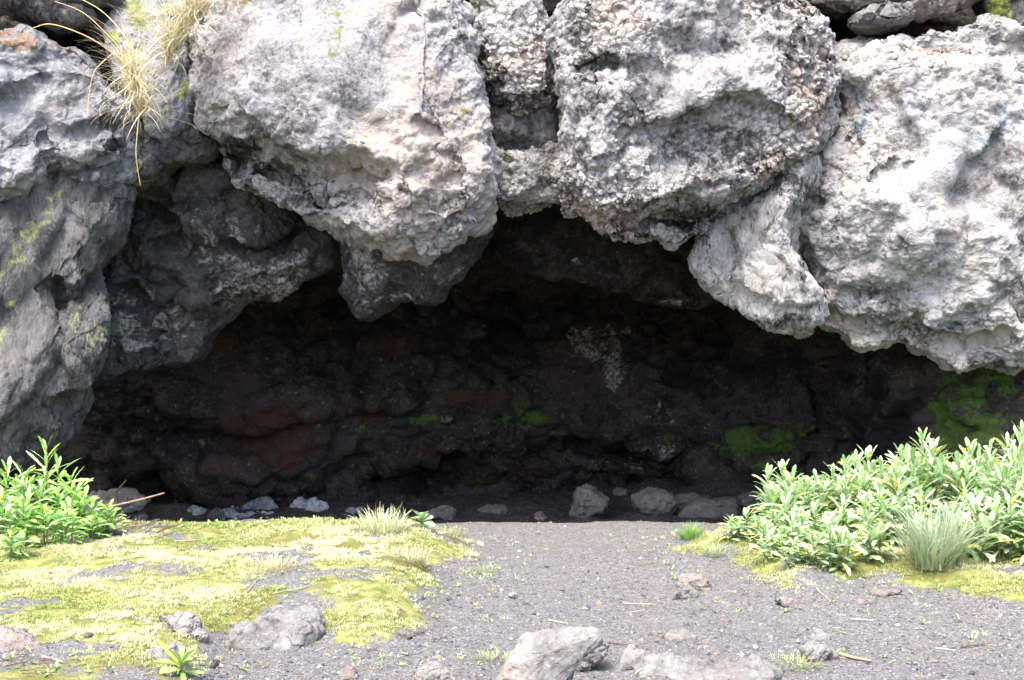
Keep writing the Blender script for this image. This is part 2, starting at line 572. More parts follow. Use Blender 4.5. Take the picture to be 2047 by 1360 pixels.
LEFT_BANK = flat_xy([(-500, 1042), (300, 1040), (640, 1038), (860, 1045), (935, 1062), (920, 1085), (868, 1110), (872, 1165), (850, 1215),
                     (780, 1240), (690, 1242), (640, 1225), (560, 1222), (470, 1225), (420, 1240), (400, 1290), (420, 1400), (350, 1700), (-500, 1700)], 0.10)
RIGHT_BANK = flat_xy([(2600, 1040), (1400, 1045), (1355, 1062), (1380, 1085), (1470, 1095), (1510, 1130), (1560, 1155), (1640, 1160), (1720, 1140),
                      (1860, 1160), (1960, 1190), (2047, 1210), (2200, 1250), (2700, 1330)], 0.08)

def ground_z(x, y):
    x, y = np.atleast_1d(np.asarray(x, float)), np.atleast_1d(np.asarray(y, float))
    P = np.stack([x, y, np.zeros_like(x)], 1)
    n1 = noise(P * 0.8) ; n2 = fbm(P * 3.1 + 5, 3)
    near = sstep(60, 20, np.hypot(x, y - 8))
    z = 0.05 * n1 * near
    sl = poly_sd(x + 0.05 * n2, y, LEFT_BANK)
    sr = poly_sd(x + 0.05 * n2, y, RIGHT_BANK)
    z += 0.13 * sstep(-0.12, 0.30, sl) + 0.05 * sstep(0.2, 1.2, sl) * noise(P * 1.5 + 3)
    z += 0.10 * sstep(-0.10, 0.35, sr)
    # worn path dips a little between the banks
    z -= 0.03 * sstep(0.0, -0.8, np.maximum(sl, sr)) * near
    rise = sstep(0.6, 3.2, x + 0.3 * n1)
    z -= sstep(9.95, 11.3, y) * (0.36 - 0.02 * n1)
    z += sstep(11.6, 13.4, y) * rise * 0.34
    z += sstep(10.5, 12.5, y) * 0.05 * n2
    z += 0.012 * n2 * near
    return z

def ground_pt(px, py):
    r = ray(px, py)
    ys = np.linspace(4.0, 15.0, 900)
    k = ys / r[1]
    z = CAMZ + r[2] * k
    g = ground_z(r[0] * k, ys)
    hit = np.where(z <= g)[0]
    j = hit[0] if len(hit) else -1
    return np.array([r[0] * k[j], ys[j], g[j]])

def axis(lo, hi, step, far):
    core = np.arange(lo, hi + 1e-6, step)
    e = 1.0 * np.cumsum(step * 1.35 ** np.arange(1, 40))
    e = e[e < far]
    return np.concatenate([(lo - e)[::-1], core, hi + e])

def build_ground():
    xs, ys = axis(-4.4, 4.4, 0.016, 90), axis(4.6, 14.8, 0.016, 90)
    X, Y = np.meshgrid(xs, ys, indexing='ij')
    x, y = X.ravel(), Y.ravel()
    z = ground_z(x, y)
    P = np.stack([x, y, z], 1)
    core = (np.abs(x) < 5) & (y > 4) & (y < 16)
    nf = np.zeros(len(x)); nf[core] = fbm(P[core] * 14, 3)
    z = z + 0.006 * nf
    P[:, 2] = z
    sl = poly_sd(x, y, LEFT_BANK); sr = poly_sd(x, y, RIGHT_BANK)
    bank = np.maximum(sl, sr)
    n1 = fbm(P * 2.3 + 31, 4)
    moss = sstep(-0.08, 0.16, bank + 0.16 * n1) * sstep(-0.5, 0.35, n1 + 0.22)
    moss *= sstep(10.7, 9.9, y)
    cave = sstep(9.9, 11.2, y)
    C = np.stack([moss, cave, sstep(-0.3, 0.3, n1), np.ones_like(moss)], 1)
    i = np.arange(len(xs) * len(ys)).reshape(len(xs), len(ys))
    Q = np.stack([i[:-1, :-1], i[1:, :-1], i[1:, 1:], i[:-1, 1:]], -1).reshape(-1, 4)
    me = mesh_from('ground', P, Q)
    set_attr(me, 'paint', C)
    g = NG('soil')
    tc = g.n('ShaderNodeTexCoord').outputs['Object']
    a = g.attr('paint'); ch = g.sep(a.outputs['Color'])
    n0 = g.noise(tc, 1.2, 5, 0.6); n2 = g.noise(tc, 45, 6, 0.75); n3 = g.noise(tc, 9, 7, 0.7)
    v = g.voro(tc, 130); vc = g.voro(tc, 130, out=1)
    col = g.mix(g.ramp(n2, 0.35, 0.65), (0.090, 0.087, 0.084), (0.162, 0.157, 0.152))
    col = g.mix(g.ramp(g.sep(vc)[0], 0.7, 0.95), col, (0.24, 0.236, 0.234))
    col = g.mix(g.ramp(n3, 0.56, 0.72, 0, 0.3), col, (0.14, 0.125, 0.11))
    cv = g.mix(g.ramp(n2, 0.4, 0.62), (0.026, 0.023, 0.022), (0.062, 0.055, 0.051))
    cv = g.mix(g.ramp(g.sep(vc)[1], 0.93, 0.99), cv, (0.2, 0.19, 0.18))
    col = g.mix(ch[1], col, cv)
    mcol = g.mix(g.ramp(n3, 0.36, 0.62), (0.125, 0.14, 0.035), (0.27, 0.275, 0.095))
    mcol = g.mix(g.ramp(n0, 0.5, 0.62), mcol, g.mix(g.ramp(n2, 0.4, 0.6), (0.15, 0.17, 0.03), (0.15, 0.11, 0.06)))
    mm = g.ramp(g.math('ADD', ch[0], g.math('MULTIPLY', g.math('SUBTRACT', n3, 0.5), 1.6)), 0.30, 0.80)
    col = g.mix(mm, col, mcol)
    g.put(g.b.inputs['Base Color'], col)
    g.b.inputs['Roughness'].default_value = 0.9
    g.b.inputs['Specular IOR Level'].default_value = 0.2
    h = g.math('ADD', g.math('MULTIPLY', n2, 0.012), g.math('MULTIPLY', n3, 0.02))
    h = g.math('SUBTRACT', h, g.math('MULTIPLY', v, 0.006))
    b = g.n('ShaderNodeBump'); b.inputs['Strength'].default_value = 1.0; b.inputs['Distance'].default_value = 1.0
    g.put(b.inputs['Height'], h); g.put(g.b.inputs['Normal'], b.outputs[0])
    tag(link('ground', me, g.m), 'bare grey volcanic soil of the worn path and cave floor', 'ground', kind='structure')
build_ground()

# ------------------------------------------------------------------ cave interior and hillside above it
def build_cave():
    nx, ns = 620, 470
    X = np.linspace(-7.5, 7.5, nx)
    prof = np.array([(1.0, -0.9), (1.03, 0.0), (1.02, 0.6), (0.95, 1.2), (0.78, 1.75), (0.5, 2.2), (0.22, 2.6), (0.05, 3.1), (0.02, 3.8), (-0.05, 4.5)])
    sp = np.concatenate([[0], np.cumsum(np.hypot(np.diff(prof[:, 0] * 3), np.diff(prof[:, 1])))])
    s = np.linspace(0, sp[-1], ns)
    kk, zz = np.interp(s, sp, prof[:, 0]), np.interp(s, sp, prof[:, 1])
    ker = np.ones(31) / 31
    kk = np.convolve(np.pad(kk, 15, 'edge'), ker, 'valid'); zz = np.convolve(np.pad(zz, 15, mode='reflect', reflect_type='odd'), ker, 'valid')
    Yb = 14.2 - 0.13 * np.abs(X) ** 2 + 0.5 * np.sin(X * 1.3)
    Yf = 11.35
    V = np.zeros((nx, ns, 3))
    V[..., 0] = X[:, None]
    V[..., 1] = Yf + (np.maximum(Yb, 8.6)[:, None] - Yf) * np.where(kk > 0, kk, 0)[None]
    V[..., 2] = zz[None]
    # hillside beyond the frame: carry the sheet up and back
    m = 24
    H = np.zeros((nx, m, 3))
    t = np.linspace(0.02, 1, m)
    H[..., 0] = X[:, None] * (1 + 4 * t[None] ** 2)
    H[..., 1] = (V[:, -1, 1])[:, None] + 40 * t[None] ** 1.5
    H[..., 2] = zz[-1] + 14 * t[None]
    V = np.concatenate([V, H], 1)
    ns2 = ns + m
    V = V.reshape(-1, 3)
    px, py = proj(V)
    vis = V[:, 1] < 16
    d = np.zeros(len(V))
    for (bx, by, rx, ry, amp) in CAVE_BUMPS:
        d += amp * np.exp(-((px - bx) / rx) ** 2 - ((py - by) / ry) ** 2)
    V[vis, 1] -= d[vis]
    i = np.arange(nx * ns2).reshape(nx, ns2)
    Q = np.stack([i[:-1, :-1], i[1:, :-1], i[1:, 1:], i[:-1, 1:]], -1).reshape(-1, 4)
    for fr, amp, kind in ((0.7, 0.22, 'n'), (0.9, 0.24, 'p'), (1.5, 0.34, 'q'), (3.2, 0.20, 'q'), (7.0, 0.09, 'q')):
        N = normals(V, Q)
        dv = np.zeros(len(V))
        Pv = V[vis]
        if kind == 'n':
            dv[vis] = fbm(Pv * fr, 4)
        elif kind in 'pq':
            wp = (0.2 if kind == 'p' else 0.08) / fr * np.stack([fbm(Pv * fr * 1.7, 3), fbm(Pv * fr * 1.7 + 9, 3), fbm(Pv * fr * 1.7 + 5, 3)], 1)
            dv[vis] = (facets if kind == 'p' else blocks)((Pv + wp) * fr * np.array([0.75, 1, 1.25]))
        elif kind == 'r':
            dv[vis] = ridged(Pv * fr * np.array([1, 1, 1.7]), 4) * 0.7 - 0.3
        else:
            wp = 0.25 * np.stack([noise(Pv * 2), noise(Pv * 2 + 9), noise(Pv * 2 + 5)], 1)
            dv[vis] = 0.6 - worley((Pv + wp) * fr * np.array([0.8, 1, 1.3]))[0]
        V = V + N * (amp * dv)[:, None]
    px, py = proj(V)
    pc = np.zeros((len(V), 4), np.float32)
    wob = np.zeros(len(V)); wob[vis] = fbm(V[vis] * 3.5, 4)
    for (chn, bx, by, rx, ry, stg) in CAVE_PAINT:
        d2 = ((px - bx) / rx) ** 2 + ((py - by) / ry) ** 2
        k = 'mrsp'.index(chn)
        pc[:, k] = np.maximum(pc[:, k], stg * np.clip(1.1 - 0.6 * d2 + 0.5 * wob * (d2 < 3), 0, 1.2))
    me = mesh_from('cave_wall', V, Q)
    set_attr(me, 'paint', np.clip(pc, 0, 1))
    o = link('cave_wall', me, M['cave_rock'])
    tag(o, 'dark sooty back wall of the cave with rust and green moss patches', 'cave wall', kind='structure')

CAVE_BUMPS = [(420, 810, 230, 110, 0.9), (560, 940, 90, 40, 0.25), (330, 960, 180, 25, -0.35), (620, 980, 100, 20, -0.3),
              (900, 790, 260, 90, 0.55), (1010, 900, 130, 60, 0.55), (830, 955, 140, 40, -0.8), (740, 900, 60, 40, 0.2),
              (1300, 800, 190, 80, 0.7), (1320, 880, 220, 25, -0.2), (1520, 900, 130, 60, 0.5), (1340, 930, 160, 40, 0.5),
              (1900, 800, 260, 220, 1.0), (1230, 700, 90, 60, 0.25), (1620, 870, 30, 120, -0.4)]
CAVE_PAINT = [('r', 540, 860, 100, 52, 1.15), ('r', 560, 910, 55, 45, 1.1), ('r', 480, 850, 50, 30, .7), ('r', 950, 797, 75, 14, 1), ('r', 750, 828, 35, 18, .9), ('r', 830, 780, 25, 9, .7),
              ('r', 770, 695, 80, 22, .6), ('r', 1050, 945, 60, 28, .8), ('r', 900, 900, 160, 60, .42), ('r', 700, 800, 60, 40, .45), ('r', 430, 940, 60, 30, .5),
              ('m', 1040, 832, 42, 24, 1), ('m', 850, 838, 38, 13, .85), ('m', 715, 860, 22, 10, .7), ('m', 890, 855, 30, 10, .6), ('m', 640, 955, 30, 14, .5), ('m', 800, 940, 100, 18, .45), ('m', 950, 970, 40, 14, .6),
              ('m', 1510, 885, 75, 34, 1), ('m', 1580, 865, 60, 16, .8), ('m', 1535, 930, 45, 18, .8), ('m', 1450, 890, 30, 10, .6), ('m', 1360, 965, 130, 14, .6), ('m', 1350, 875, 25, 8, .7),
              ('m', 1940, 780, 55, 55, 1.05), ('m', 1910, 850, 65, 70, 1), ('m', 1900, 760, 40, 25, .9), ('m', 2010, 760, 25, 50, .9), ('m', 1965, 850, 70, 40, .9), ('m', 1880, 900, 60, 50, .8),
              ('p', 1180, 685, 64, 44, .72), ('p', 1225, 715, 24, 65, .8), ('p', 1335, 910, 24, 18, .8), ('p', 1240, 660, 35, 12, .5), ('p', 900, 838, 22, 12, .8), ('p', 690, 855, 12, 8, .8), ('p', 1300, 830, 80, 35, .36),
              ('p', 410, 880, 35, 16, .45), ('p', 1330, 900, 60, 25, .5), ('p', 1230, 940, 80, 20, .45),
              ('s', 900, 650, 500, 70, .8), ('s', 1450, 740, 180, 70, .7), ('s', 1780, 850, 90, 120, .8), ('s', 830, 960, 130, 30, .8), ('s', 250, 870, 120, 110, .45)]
build_cave()

# ------------------------------------------------------------------ the big boulders
B1 = [('n', 0.9, 0.10), ('r', 1.7, 0.06), ('b', 3.2, 0.07), ('r', 5.5, 0.028)]
rock('boulder', 'pale grey hanging boulder with lichen spots and a curling lip beside the dry grass', 'boulder',
     [(375, 100), (372, 150), (385, 185), (394, 215), (385, 250), (410, 277), (445, 282), (450, 320), (470, 372), (500, 350), (520, 365), (560, 388), (600, 405), (640, 425), (690, 440), (730, 470),
      (780, 495), (825, 500), (850, 518), (885, 508), (908, 480), (945, 462), (978, 430), (986, 380), (993, 330), (988, 270), (972, 215), (962, 120), (942, 62), (930, -30), (900, -130), (750, -180), (560, -150), (460, -80), (400, 20)],
     10.55, M['pale_rock'], front=0.50, back=0.6, tilt=16, yaw=-4, c=(690, 190), n=260, e=0.34, e2=0.8, under=0.22, seed=3,
     calm=[(640, 110, 230, 190, .7), (860, 150, 90, 90, .4)], cuts=18, cutdeep=0.10, cutbias=2.0, relief=[('n', 0.9, 0.05), ('p', 1.1, 0.09), ('q', 1.5, 0.20), ('q', 3.2, 0.17), ('q', 6.5, 0.095), ('q', 13, 0.042), ('p', 24, 0.005)],
     steps=[([(395, 240), (430, 270), (510, 266), (560, 282), (640, 300), (720, 286), (800, 318)], 0.32, 12, 120), ([(560, 352), (620, 372), (690, 335), (740, 350), (780, 400)], 0.10, 8, 50),
            ([(770, 450), (830, 395), (890, 335), (985, 312)], 0.13, 8, 55), ([(820, 225), (900, 240), (970, 205)], 0.05, 6, 40), ([(800, 470), (880, 430), (960, 400)], 0.10, 8, 40)],
     bumps=[(620, 140, 160, 180, 0.10), (780, 160, 50, 160, -0.10, 15), (870, 150, 90, 90, 0.08), (560, 320, 110, 24, -0.20, 8), (700, 330, 50, 60, 0.08), (640, 380, 100, 25, -0.12, 15), (800, 430, 80, 60, 0.16), (880, 390, 30, 70, -0.14, -30), (940, 380, 40, 80, 0.10)],
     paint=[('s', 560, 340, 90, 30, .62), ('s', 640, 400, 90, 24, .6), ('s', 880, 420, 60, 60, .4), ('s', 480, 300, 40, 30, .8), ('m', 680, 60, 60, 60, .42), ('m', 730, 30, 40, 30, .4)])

rock('boulder', 'rough pebbly boulder at the middle of the cliff with sharp lower lip', 'boulder',
     [(1096, 62), (1132, 18), (1196, -24), (1300, -80), (1450, -110), (1590, -60), (1622, 10), (1644, 70), (1648, 112), (1664, 150), (1680, 195), (1684, 242), (1668, 282), (1650, 304), (1610, 330), (1560, 354), (1516, 382), (1460, 408),
      (1425, 428), (1392, 462), (1350, 476), (1312, 456), (1282, 474), (1240, 474), (1205, 445), (1168, 420), (1130, 405), (1106, 385), (1120, 335), (1132, 295), (1122, 205), (1098, 110)],
     10.45, M['pebbly_rock'], front=0.50, back=0.6, tilt=12, yaw=3, c=(1380, 190), n=260, e=0.34, e2=0.8, under=0.20, seed=11,
     calm=[(1560, 240, 90, 70, .6), (1250, 40, 150, 50, .3)], cuts=18, cutdeep=0.10, cutbias=2.0, relief=[('n', 0.9, 0.05), ('p', 1.2, 0.09), ('q', 1.6, 0.20), ('q', 3.4, 0.15), ('q', 7, 0.08), ('b', 11.0, 0.016), ('q', 15, 0.026)],
     steps=[([(1105, 118), (1180, 96), (1260, 108), (1350, 128), (1420, 110)], 0.10, 8, 60), ([(1380, 225), (1450, 185), (1520, 175), (1570, 215), (1665, 235)], 0.12, 8, 70),
            ([(1200, 405), (1280, 372), (1400, 362), (1480, 345), (1560, 316), (1650, 262)], -0.09, 8, 34), ([(1190, 452), (1270, 428), (1330, 408), (1400, 402), (1480, 388), (1560, 346), (1640, 300)], 0.26, 7, 90),
            ([(1200, 250), (1300, 235), (1400, 262)], 0.06, 8, 50)],
     bumps=[(1200, 190, 90, 130, 0.10), (1450, 280, 160, 60, -0.22, -12), (1560, 240, 90, 50, 0.12), (1340, 390, 140, 22, 0.10, -12), (1400, 430, 90, 30, -0.14), (1330, 100, 120, 60, 0.06), (1460, 190, 80, 40, 0.10), (1230, 120, 110, 16, -0.08)],
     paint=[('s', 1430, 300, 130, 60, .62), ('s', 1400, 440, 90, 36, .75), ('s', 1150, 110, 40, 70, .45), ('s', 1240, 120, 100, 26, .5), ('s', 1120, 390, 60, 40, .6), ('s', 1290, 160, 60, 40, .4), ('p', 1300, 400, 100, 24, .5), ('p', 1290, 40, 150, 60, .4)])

rock('boulder', 'huge whitish boulder at the right side of the cliff, cracked from its neighbour', 'boulder',
     [(1638, 104), (1700, 96), (1780, 92), (1850, 84), (1950, 62), (2010, 84), (2060, 130), (2150, 200), (2190, 400), (2170, 650), (2060, 735), (2000, 738), (1950, 735), (1925, 740), (1880, 722), (1830, 700), (1780, 690), (1725, 694),
      (1690, 672), (1650, 650), (1625, 600), (1605, 540), (1588, 480), (1592, 420), (1615, 350), (1650, 300), (1668, 250), (1662, 190), (1640, 120)],
     10.75, M['white_rock'], front=0.62, back=0.6, tilt=13, yaw=-6, c=(1850, 380), n=270, e=0.36, e2=0.8, under=0.25, seed=23,
     calm=[(1790, 430, 110, 120, .4), (1720, 170, 90, 80, .5)], cuts=16, cutdeep=0.10, cutbias=2.2, relief=[('n', 0.8, 0.06), ('p', 1.1, 0.10), ('q', 1.5, 0.20), ('f', 2.2, 0.03, (0.6, 0, 0.9), 2.0), ('q', 3.0, 0.17), ('q', 6, 0.10), ('q', 12, 0.045), ('p', 22, 0.006)],
     steps=[([(1650, 470), (1720, 520), (1800, 545), (1900, 505)], 0.14, 10, 90), ([(1720, 610), (1800, 640), (1870, 600)], 0.10, 8, 50), ([(1690, 340), (1780, 300), (1860, 330)], 0.05, 8, 60),
            ([(1880, 330), (1960, 300), (2030, 215)], 0.12, 8, 90), ([(1840, 660), (1930, 690), (2040, 650)], 0.12, 10, 60), ([(1740, 150), (1840, 120), (1930, 160)], 0.05, 8, 40)],
     bumps=[(1790, 420, 110, 130, 0.16), (1960, 360, 60, 200, -0.14, 15), (2000, 250, 30, 80, 0.10, 20), (1760, 590, 110, 40, -0.14), (1700, 250, 30, 80, 0.05), (1850, 600, 60, 60, 0.08), (1930, 560, 40, 140, -0.10), (1620, 480, 30, 80, -0.15)],
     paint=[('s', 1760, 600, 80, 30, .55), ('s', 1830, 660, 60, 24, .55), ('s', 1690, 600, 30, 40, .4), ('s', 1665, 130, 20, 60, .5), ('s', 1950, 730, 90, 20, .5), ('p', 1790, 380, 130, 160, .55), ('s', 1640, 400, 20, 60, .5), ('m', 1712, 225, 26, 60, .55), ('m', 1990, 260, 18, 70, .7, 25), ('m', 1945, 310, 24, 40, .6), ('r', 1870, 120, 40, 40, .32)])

rock('boulder', 'pale curled rock tongue hanging left of the whitish boulder over the cave', 'boulder',
     [(1648, 305), (1590, 330), (1530, 362), (1455, 408), (1412, 455), (1385, 510), (1392, 555), (1430, 585), (1480, 622), (1530, 656), (1580, 676), (1612, 660), (1652, 640), (1650, 590), (1615, 545), (1592, 500), (1595, 440), (1640, 370)],
     10.5, M['tongue_rock'], front=0.36, back=0.5, tilt=10, yaw=-22, c=(1530, 510), n=180, e=0.38, e2=0.85, under=0.1, seed=31, cuts=8, cutdeep=0.10, cutbias=2.2,
     steps=[([(1400, 560), (1480, 570), (1560, 600), (1650, 590)], 0.08, 8, 50)],
     relief=[('n', 1.2, 0.03), ('q', 1.8, 0.13), ('f', 3.2, 0.05, (0.8, 0.1, 0.3), 1.2), ('f', 7, 0.02, (0.8, 0.1, 0.3), 1.4), ('q', 5, 0.05), ('q', 11, 0.028)],
     bumps=[(1440, 490, 24, 80, -0.10, 25), (1410, 520, 26, 50, 0.08), (1560, 500, 40, 100, 0.06)],
     paint=[('m', 1420, 515, 16, 24, .55), ('m', 1460, 450, 14, 40, .5), ('s', 1530, 370, 80, 26, .9), ('s', 1600, 390, 40, 60, .6), ('s', 1560, 645, 60, 16, .55), ('s', 1605, 500, 10, 60, .8), ('m', 1440, 540, 40, 12, .4)])  # dark underside and fissure are shade painted into the colour

rock('boulder', 'narrow pebbly boulder wedged upright between the two largest central boulders', 'boulder',
     [(935, -60), (1060, -60), (1088, 20), (1102, 70), (1098, 110), (1114, 150), (1120, 200), (1108, 232), (1075, 218), (1048, 236), (1012, 214), (975, 205), (955, 150), (948, 80)],
     10.75, M['pebbly_rock'], front=0.32, back=0.4, tilt=14, n=120, seed=41,
     relief=[('n', 1.5, 0.04), ('q', 3, 0.10), ('b', 8, 0.03), ('q', 7, 0.06), ('q', 15, 0.026)], paint=[('s', 980, 170, 40, 50, .7), ('s', 1060, 205, 60, 30, .7), ('s', 1105, 120, 14, 70, .6)])
rock('boulder', 'dark recessed rock in the gap below the narrow pebbly boulder', 'boulder',
     [(940, 140), (1140, 140), (1150, 250), (1130, 330), (1040, 345), (950, 330)], 10.86, M['streaked_rock'], front=0.28, back=0.4, tilt=5, n=110, seed=43,
     relief=[('n', 1.5, 0.04), ('q', 2.5, 0.18), ('q', 6, 0.08), ('q', 14, 0.026)], paint=[('s', 1030, 220, 100, 60, .62), ('s', 1110, 270, 40, 60, .6)])
rock('boulder', 'small lumpy grey boulder plugging the gap above the dark cave mouth', 'boulder',
     [(945, 318), (1010, 300), (1060, 312), (1085, 292), (1150, 280), (1165, 335), (1135, 385), (1106, 412), (1060, 416), (1020, 424), (975, 405), (935, 375)],
     10.8, M['pebbly_rock'], front=0.26, back=0.4, tilt=8, n=110, seed=47,
     relief=[('n', 1.5, 0.04), ('q', 3, 0.14), ('q', 7, 0.06), ('q', 15, 0.026)], paint=[('s', 1090, 330, 30, 50, .5), ('m', 1005, 318, 12, 5, .9)])

rock('boulder', 'broad sooty black slab overhanging the left of the cave with pale crust', 'boulder',
     [(255, 400), (285, 330), (340, 240), (420, 230), (470, 330), (560, 385), (640, 420), (688, 450), (672, 500), (640, 545), (590, 585), (545, 608), (500, 610), (460, 645), (425, 690), (350, 722), (300, 722), (225, 706), (190, 650), (170, 560), (200, 480)],
     11.25, M['black_rock'], front=0.42, back=0.6, tilt=-16, yaw=6, c=(400, 500), n=220, e=0.4, under=0.15, seed=53,
     steps=[([(200, 560), (300, 590), (420, 600), (520, 540), (660, 520)], 0.14, 10, 60), ([(280, 480), (400, 450), (520, 470), (640, 440)], 0.14, 10, 50), ([(215, 640), (330, 660), (440, 620)], 0.10, 8, 40)],
     relief=[('n', 1.0, 0.07), ('p', 1.3, 0.13), ('q', 1.7, 0.22), ('q', 3.4, 0.15), ('q', 7, 0.07), ('q', 14, 0.03)],
     bumps=[(560, 560, 70, 30, 0.10), (300, 420, 100, 40, -0.12), (380, 570, 120, 24, -0.10, -15), (350, 690, 100, 24, 0.10)],
     paint=[('p', 520, 560, 110, 30, .85, -20), ('p', 570, 580, 50, 26, .95), ('p', 260, 695, 55, 20, .85), ('p', 300, 650, 100, 34, .62), ('p', 460, 530, 90, 28, .66, 20), ('p', 430, 470, 90, 50, .5), ('p', 260, 600, 50, 24, .55), ('s', 560, 470, 100, 40, .6), ('s', 340, 400, 120, 50, .6)])
rock('boulder', 'dark rock lump hanging under the left black slab next to the slanted rock', 'boulder',
     [(190, 690), (260, 700), (340, 700), (420, 690), (390, 720), (300, 735), (240, 742), (190, 770), (160, 760)],
     11.3, M['black_rock'], front=0.25, back=0.4, n=80, seed=57, relief=[('n', 2, 0.05), ('b', 5, 0.05), ('r', 6, 0.03)], paint=[('p', 240, 735, 40, 14, .4)])
rock('boulder', 'dark pointed boulder hanging from the cave roof under the lichen spotted boulder', 'boulder',
     [(678, 470), (700, 430), (780, 400), (900, 390), (990, 400), (985, 450), (972, 495), (938, 535), (918, 565), (890, 578), (874, 608), (850, 613), (828, 596), (795, 605), (768, 628), (735, 636), (704, 622), (688, 590), (690, 530)],
     11.15, M['black_rock'], front=0.42, back=0.5, tilt=-6, yaw=-8, c=(800, 510), n=170, e=0.65, seed=61,
     relief=[('n', 1.3, 0.03), ('q', 1.8, 0.16), ('q', 4, 0.08), ('q', 9, 0.035), ('p', 18, 0.007)],
     paint=[('p', 735, 530, 45, 70, .7), ('p', 790, 590, 70, 14, .62), ('p', 760, 490, 50, 30, .55), ('p', 880, 540, 50, 30, .45)])
rock('boulder', 'low dark ceiling boulder inside the cave right of centre', 'boulder',
     [(985, 380), (1100, 370), (1380, 430), (1425, 500), (1452, 575), (1420, 602), (1385, 615), (1340, 606), (1270, 592), (1200, 565), (1130, 545), (1040, 545), (980, 500)],
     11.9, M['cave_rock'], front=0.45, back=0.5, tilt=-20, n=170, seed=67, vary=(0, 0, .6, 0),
     relief=[('n', 1.2, 0.08), ('q', 1.8, 0.22), ('q', 4, 0.12), ('q', 9, 0.05)],
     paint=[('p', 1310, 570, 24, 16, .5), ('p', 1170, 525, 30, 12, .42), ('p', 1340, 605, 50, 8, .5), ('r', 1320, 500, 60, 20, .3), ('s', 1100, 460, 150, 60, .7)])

# left flank
rock('boulder', 'bluish grey weathered boulder at upper left with lichen and white specks', 'boulder',
     [(-120, 90), (0, 66), (60, 74), (115, 92), (150, 104), (195, 128), (215, 165), (222, 195), (260, 215), (290, 255), (292, 310), (272, 350), (230, 360), (205, 385), (160, 380), (120, 345), (60, 400), (-120, 450)],
     10.2, M['wet_rock'], front=0.34, back=0.6, tilt=15, yaw=14, c=(80, 235), n=180, e=0.42, e2=0.85, seed=71,
     steps=[([(-60, 190), (40, 160), (120, 130), (215, 150)], 0.07, 8, 60), ([(90, 255), (150, 240), (215, 215), (285, 265)], 0.10, 8, 50), ([(110, 330), (170, 300), (230, 320), (290, 290)], 0.18, 10, 60)],
     cuts=10, cutdeep=0.10, cutbias=2.0, relief=[('n', 1.1, 0.05), ('p', 1.5, 0.08), ('q', 2.0, 0.17), ('f', 3.0, 0.025, (0.8, 0, -0.6), 1.0), ('q', 4, 0.11), ('q', 8, 0.06), ('q', 16, 0.018)],
     paint=[('r', 70, 72, 110, 34, .62), ('r', 20, 60, 60, 24, .55), ('m', 60, 165, 16, 10, .5), ('m', 200, 110, 20, 14, .5), ('s', 230, 290, 60, 50, .5), ('m', 270, 340, 20, 30, .5), ('s', 110, 320, 40, 40, .5)])
rock('boulder', 'tall slanted grey rock slab with diagonal folds and a jutting ledge at far left', 'boulder',
     [(-200, 230), (40, 235), (120, 275), (190, 320), (240, 352), (262, 380), (266, 402), (249, 440), (251, 462), (226, 494), (206, 512), (191, 558), (205, 600), (214, 655), (209, 700), (200, 736), (174, 762), (172, 800), (152, 842), (130, 880), (104, 908), (40, 940), (-60, 980), (-200, 950)],
     10.25, M['streaked_rock'], front=0.47, back=0.6, tilt=13, yaw=16, c=(60, 610), n=230, e=0.36, e2=0.8, seed=73, under=0.05,
     cuts=12, cutdeep=0.08, cutbias=2.2, relief=[('n', 1.1, 0.03), ('p', 1.1, 0.07, (1.5, 1, 0.5)), ('f', 1.5, 0.035, (0.88, 0, -0.45), 0.6), ('q', 2.2, 0.18, (1.5, 1, 0.55)), ('f', 4.6, 0.02, (0.88, 0, -0.45), 0.9), ('q', 5, 0.085, (1.5, 1, 0.5)), ('q', 11, 0.022, (1.4, 1, 0.6))],
     steps=[([(70, 548), (120, 556), (142, 574), (165, 545), (200, 515), (262, 452)], 0.24, 8, 90), ([(70, 770), (110, 788), (150, 776), (215, 738)], 0.20, 8, 80), ([(-200, 760), (60, 560), (100, 470), (150, 380)], 0.10, 10, 140),
            ([(-160, 1000), (40, 800), (90, 720), (150, 590)], 0.13, 10, 110), ([(150, 415), (200, 395), (262, 400)], -0.10, 8, 60)],
     bumps=[(190, 460, 50, 70, 0.08, 20), (175, 690, 30, 60, 0.07), (120, 610, 16, 60, -0.12, 10)],
     paint=[('m', 60, 470, 18, 120, .62, 35), ('m', 20, 620, 18, 130, .6, 20), ('m', 195, 670, 22, 44, .7), ('m', 150, 640, 14, 60, .5, 20), ('s', 150, 500, 60, 20, .4, -40), ('s', 60, 890, 80, 60, .55), ('s', 135, 600, 26, 46, .6), ('s', 200, 410, 30, 24, .55)])
rock('boulder', 'grey rock at the foot of the left cliff behind the leafy plants', 'boulder',
     [(60, 790), (110, 785), (168, 765), (172, 800), (150, 840), (148, 870), (120, 905), (90, 940), (30, 950), (10, 860)],
     10.4, M['streaked_rock'], front=0.30, back=0.5, tilt=-4, yaw=10, n=110, seed=89,
     relief=[('n', 1.6, 0.05), ('p', 3, 0.064), ('p', 8, 0.018)], paint=[('s', 70, 880, 50, 40, .7), ('s', 130, 800, 40, 14, .6)])
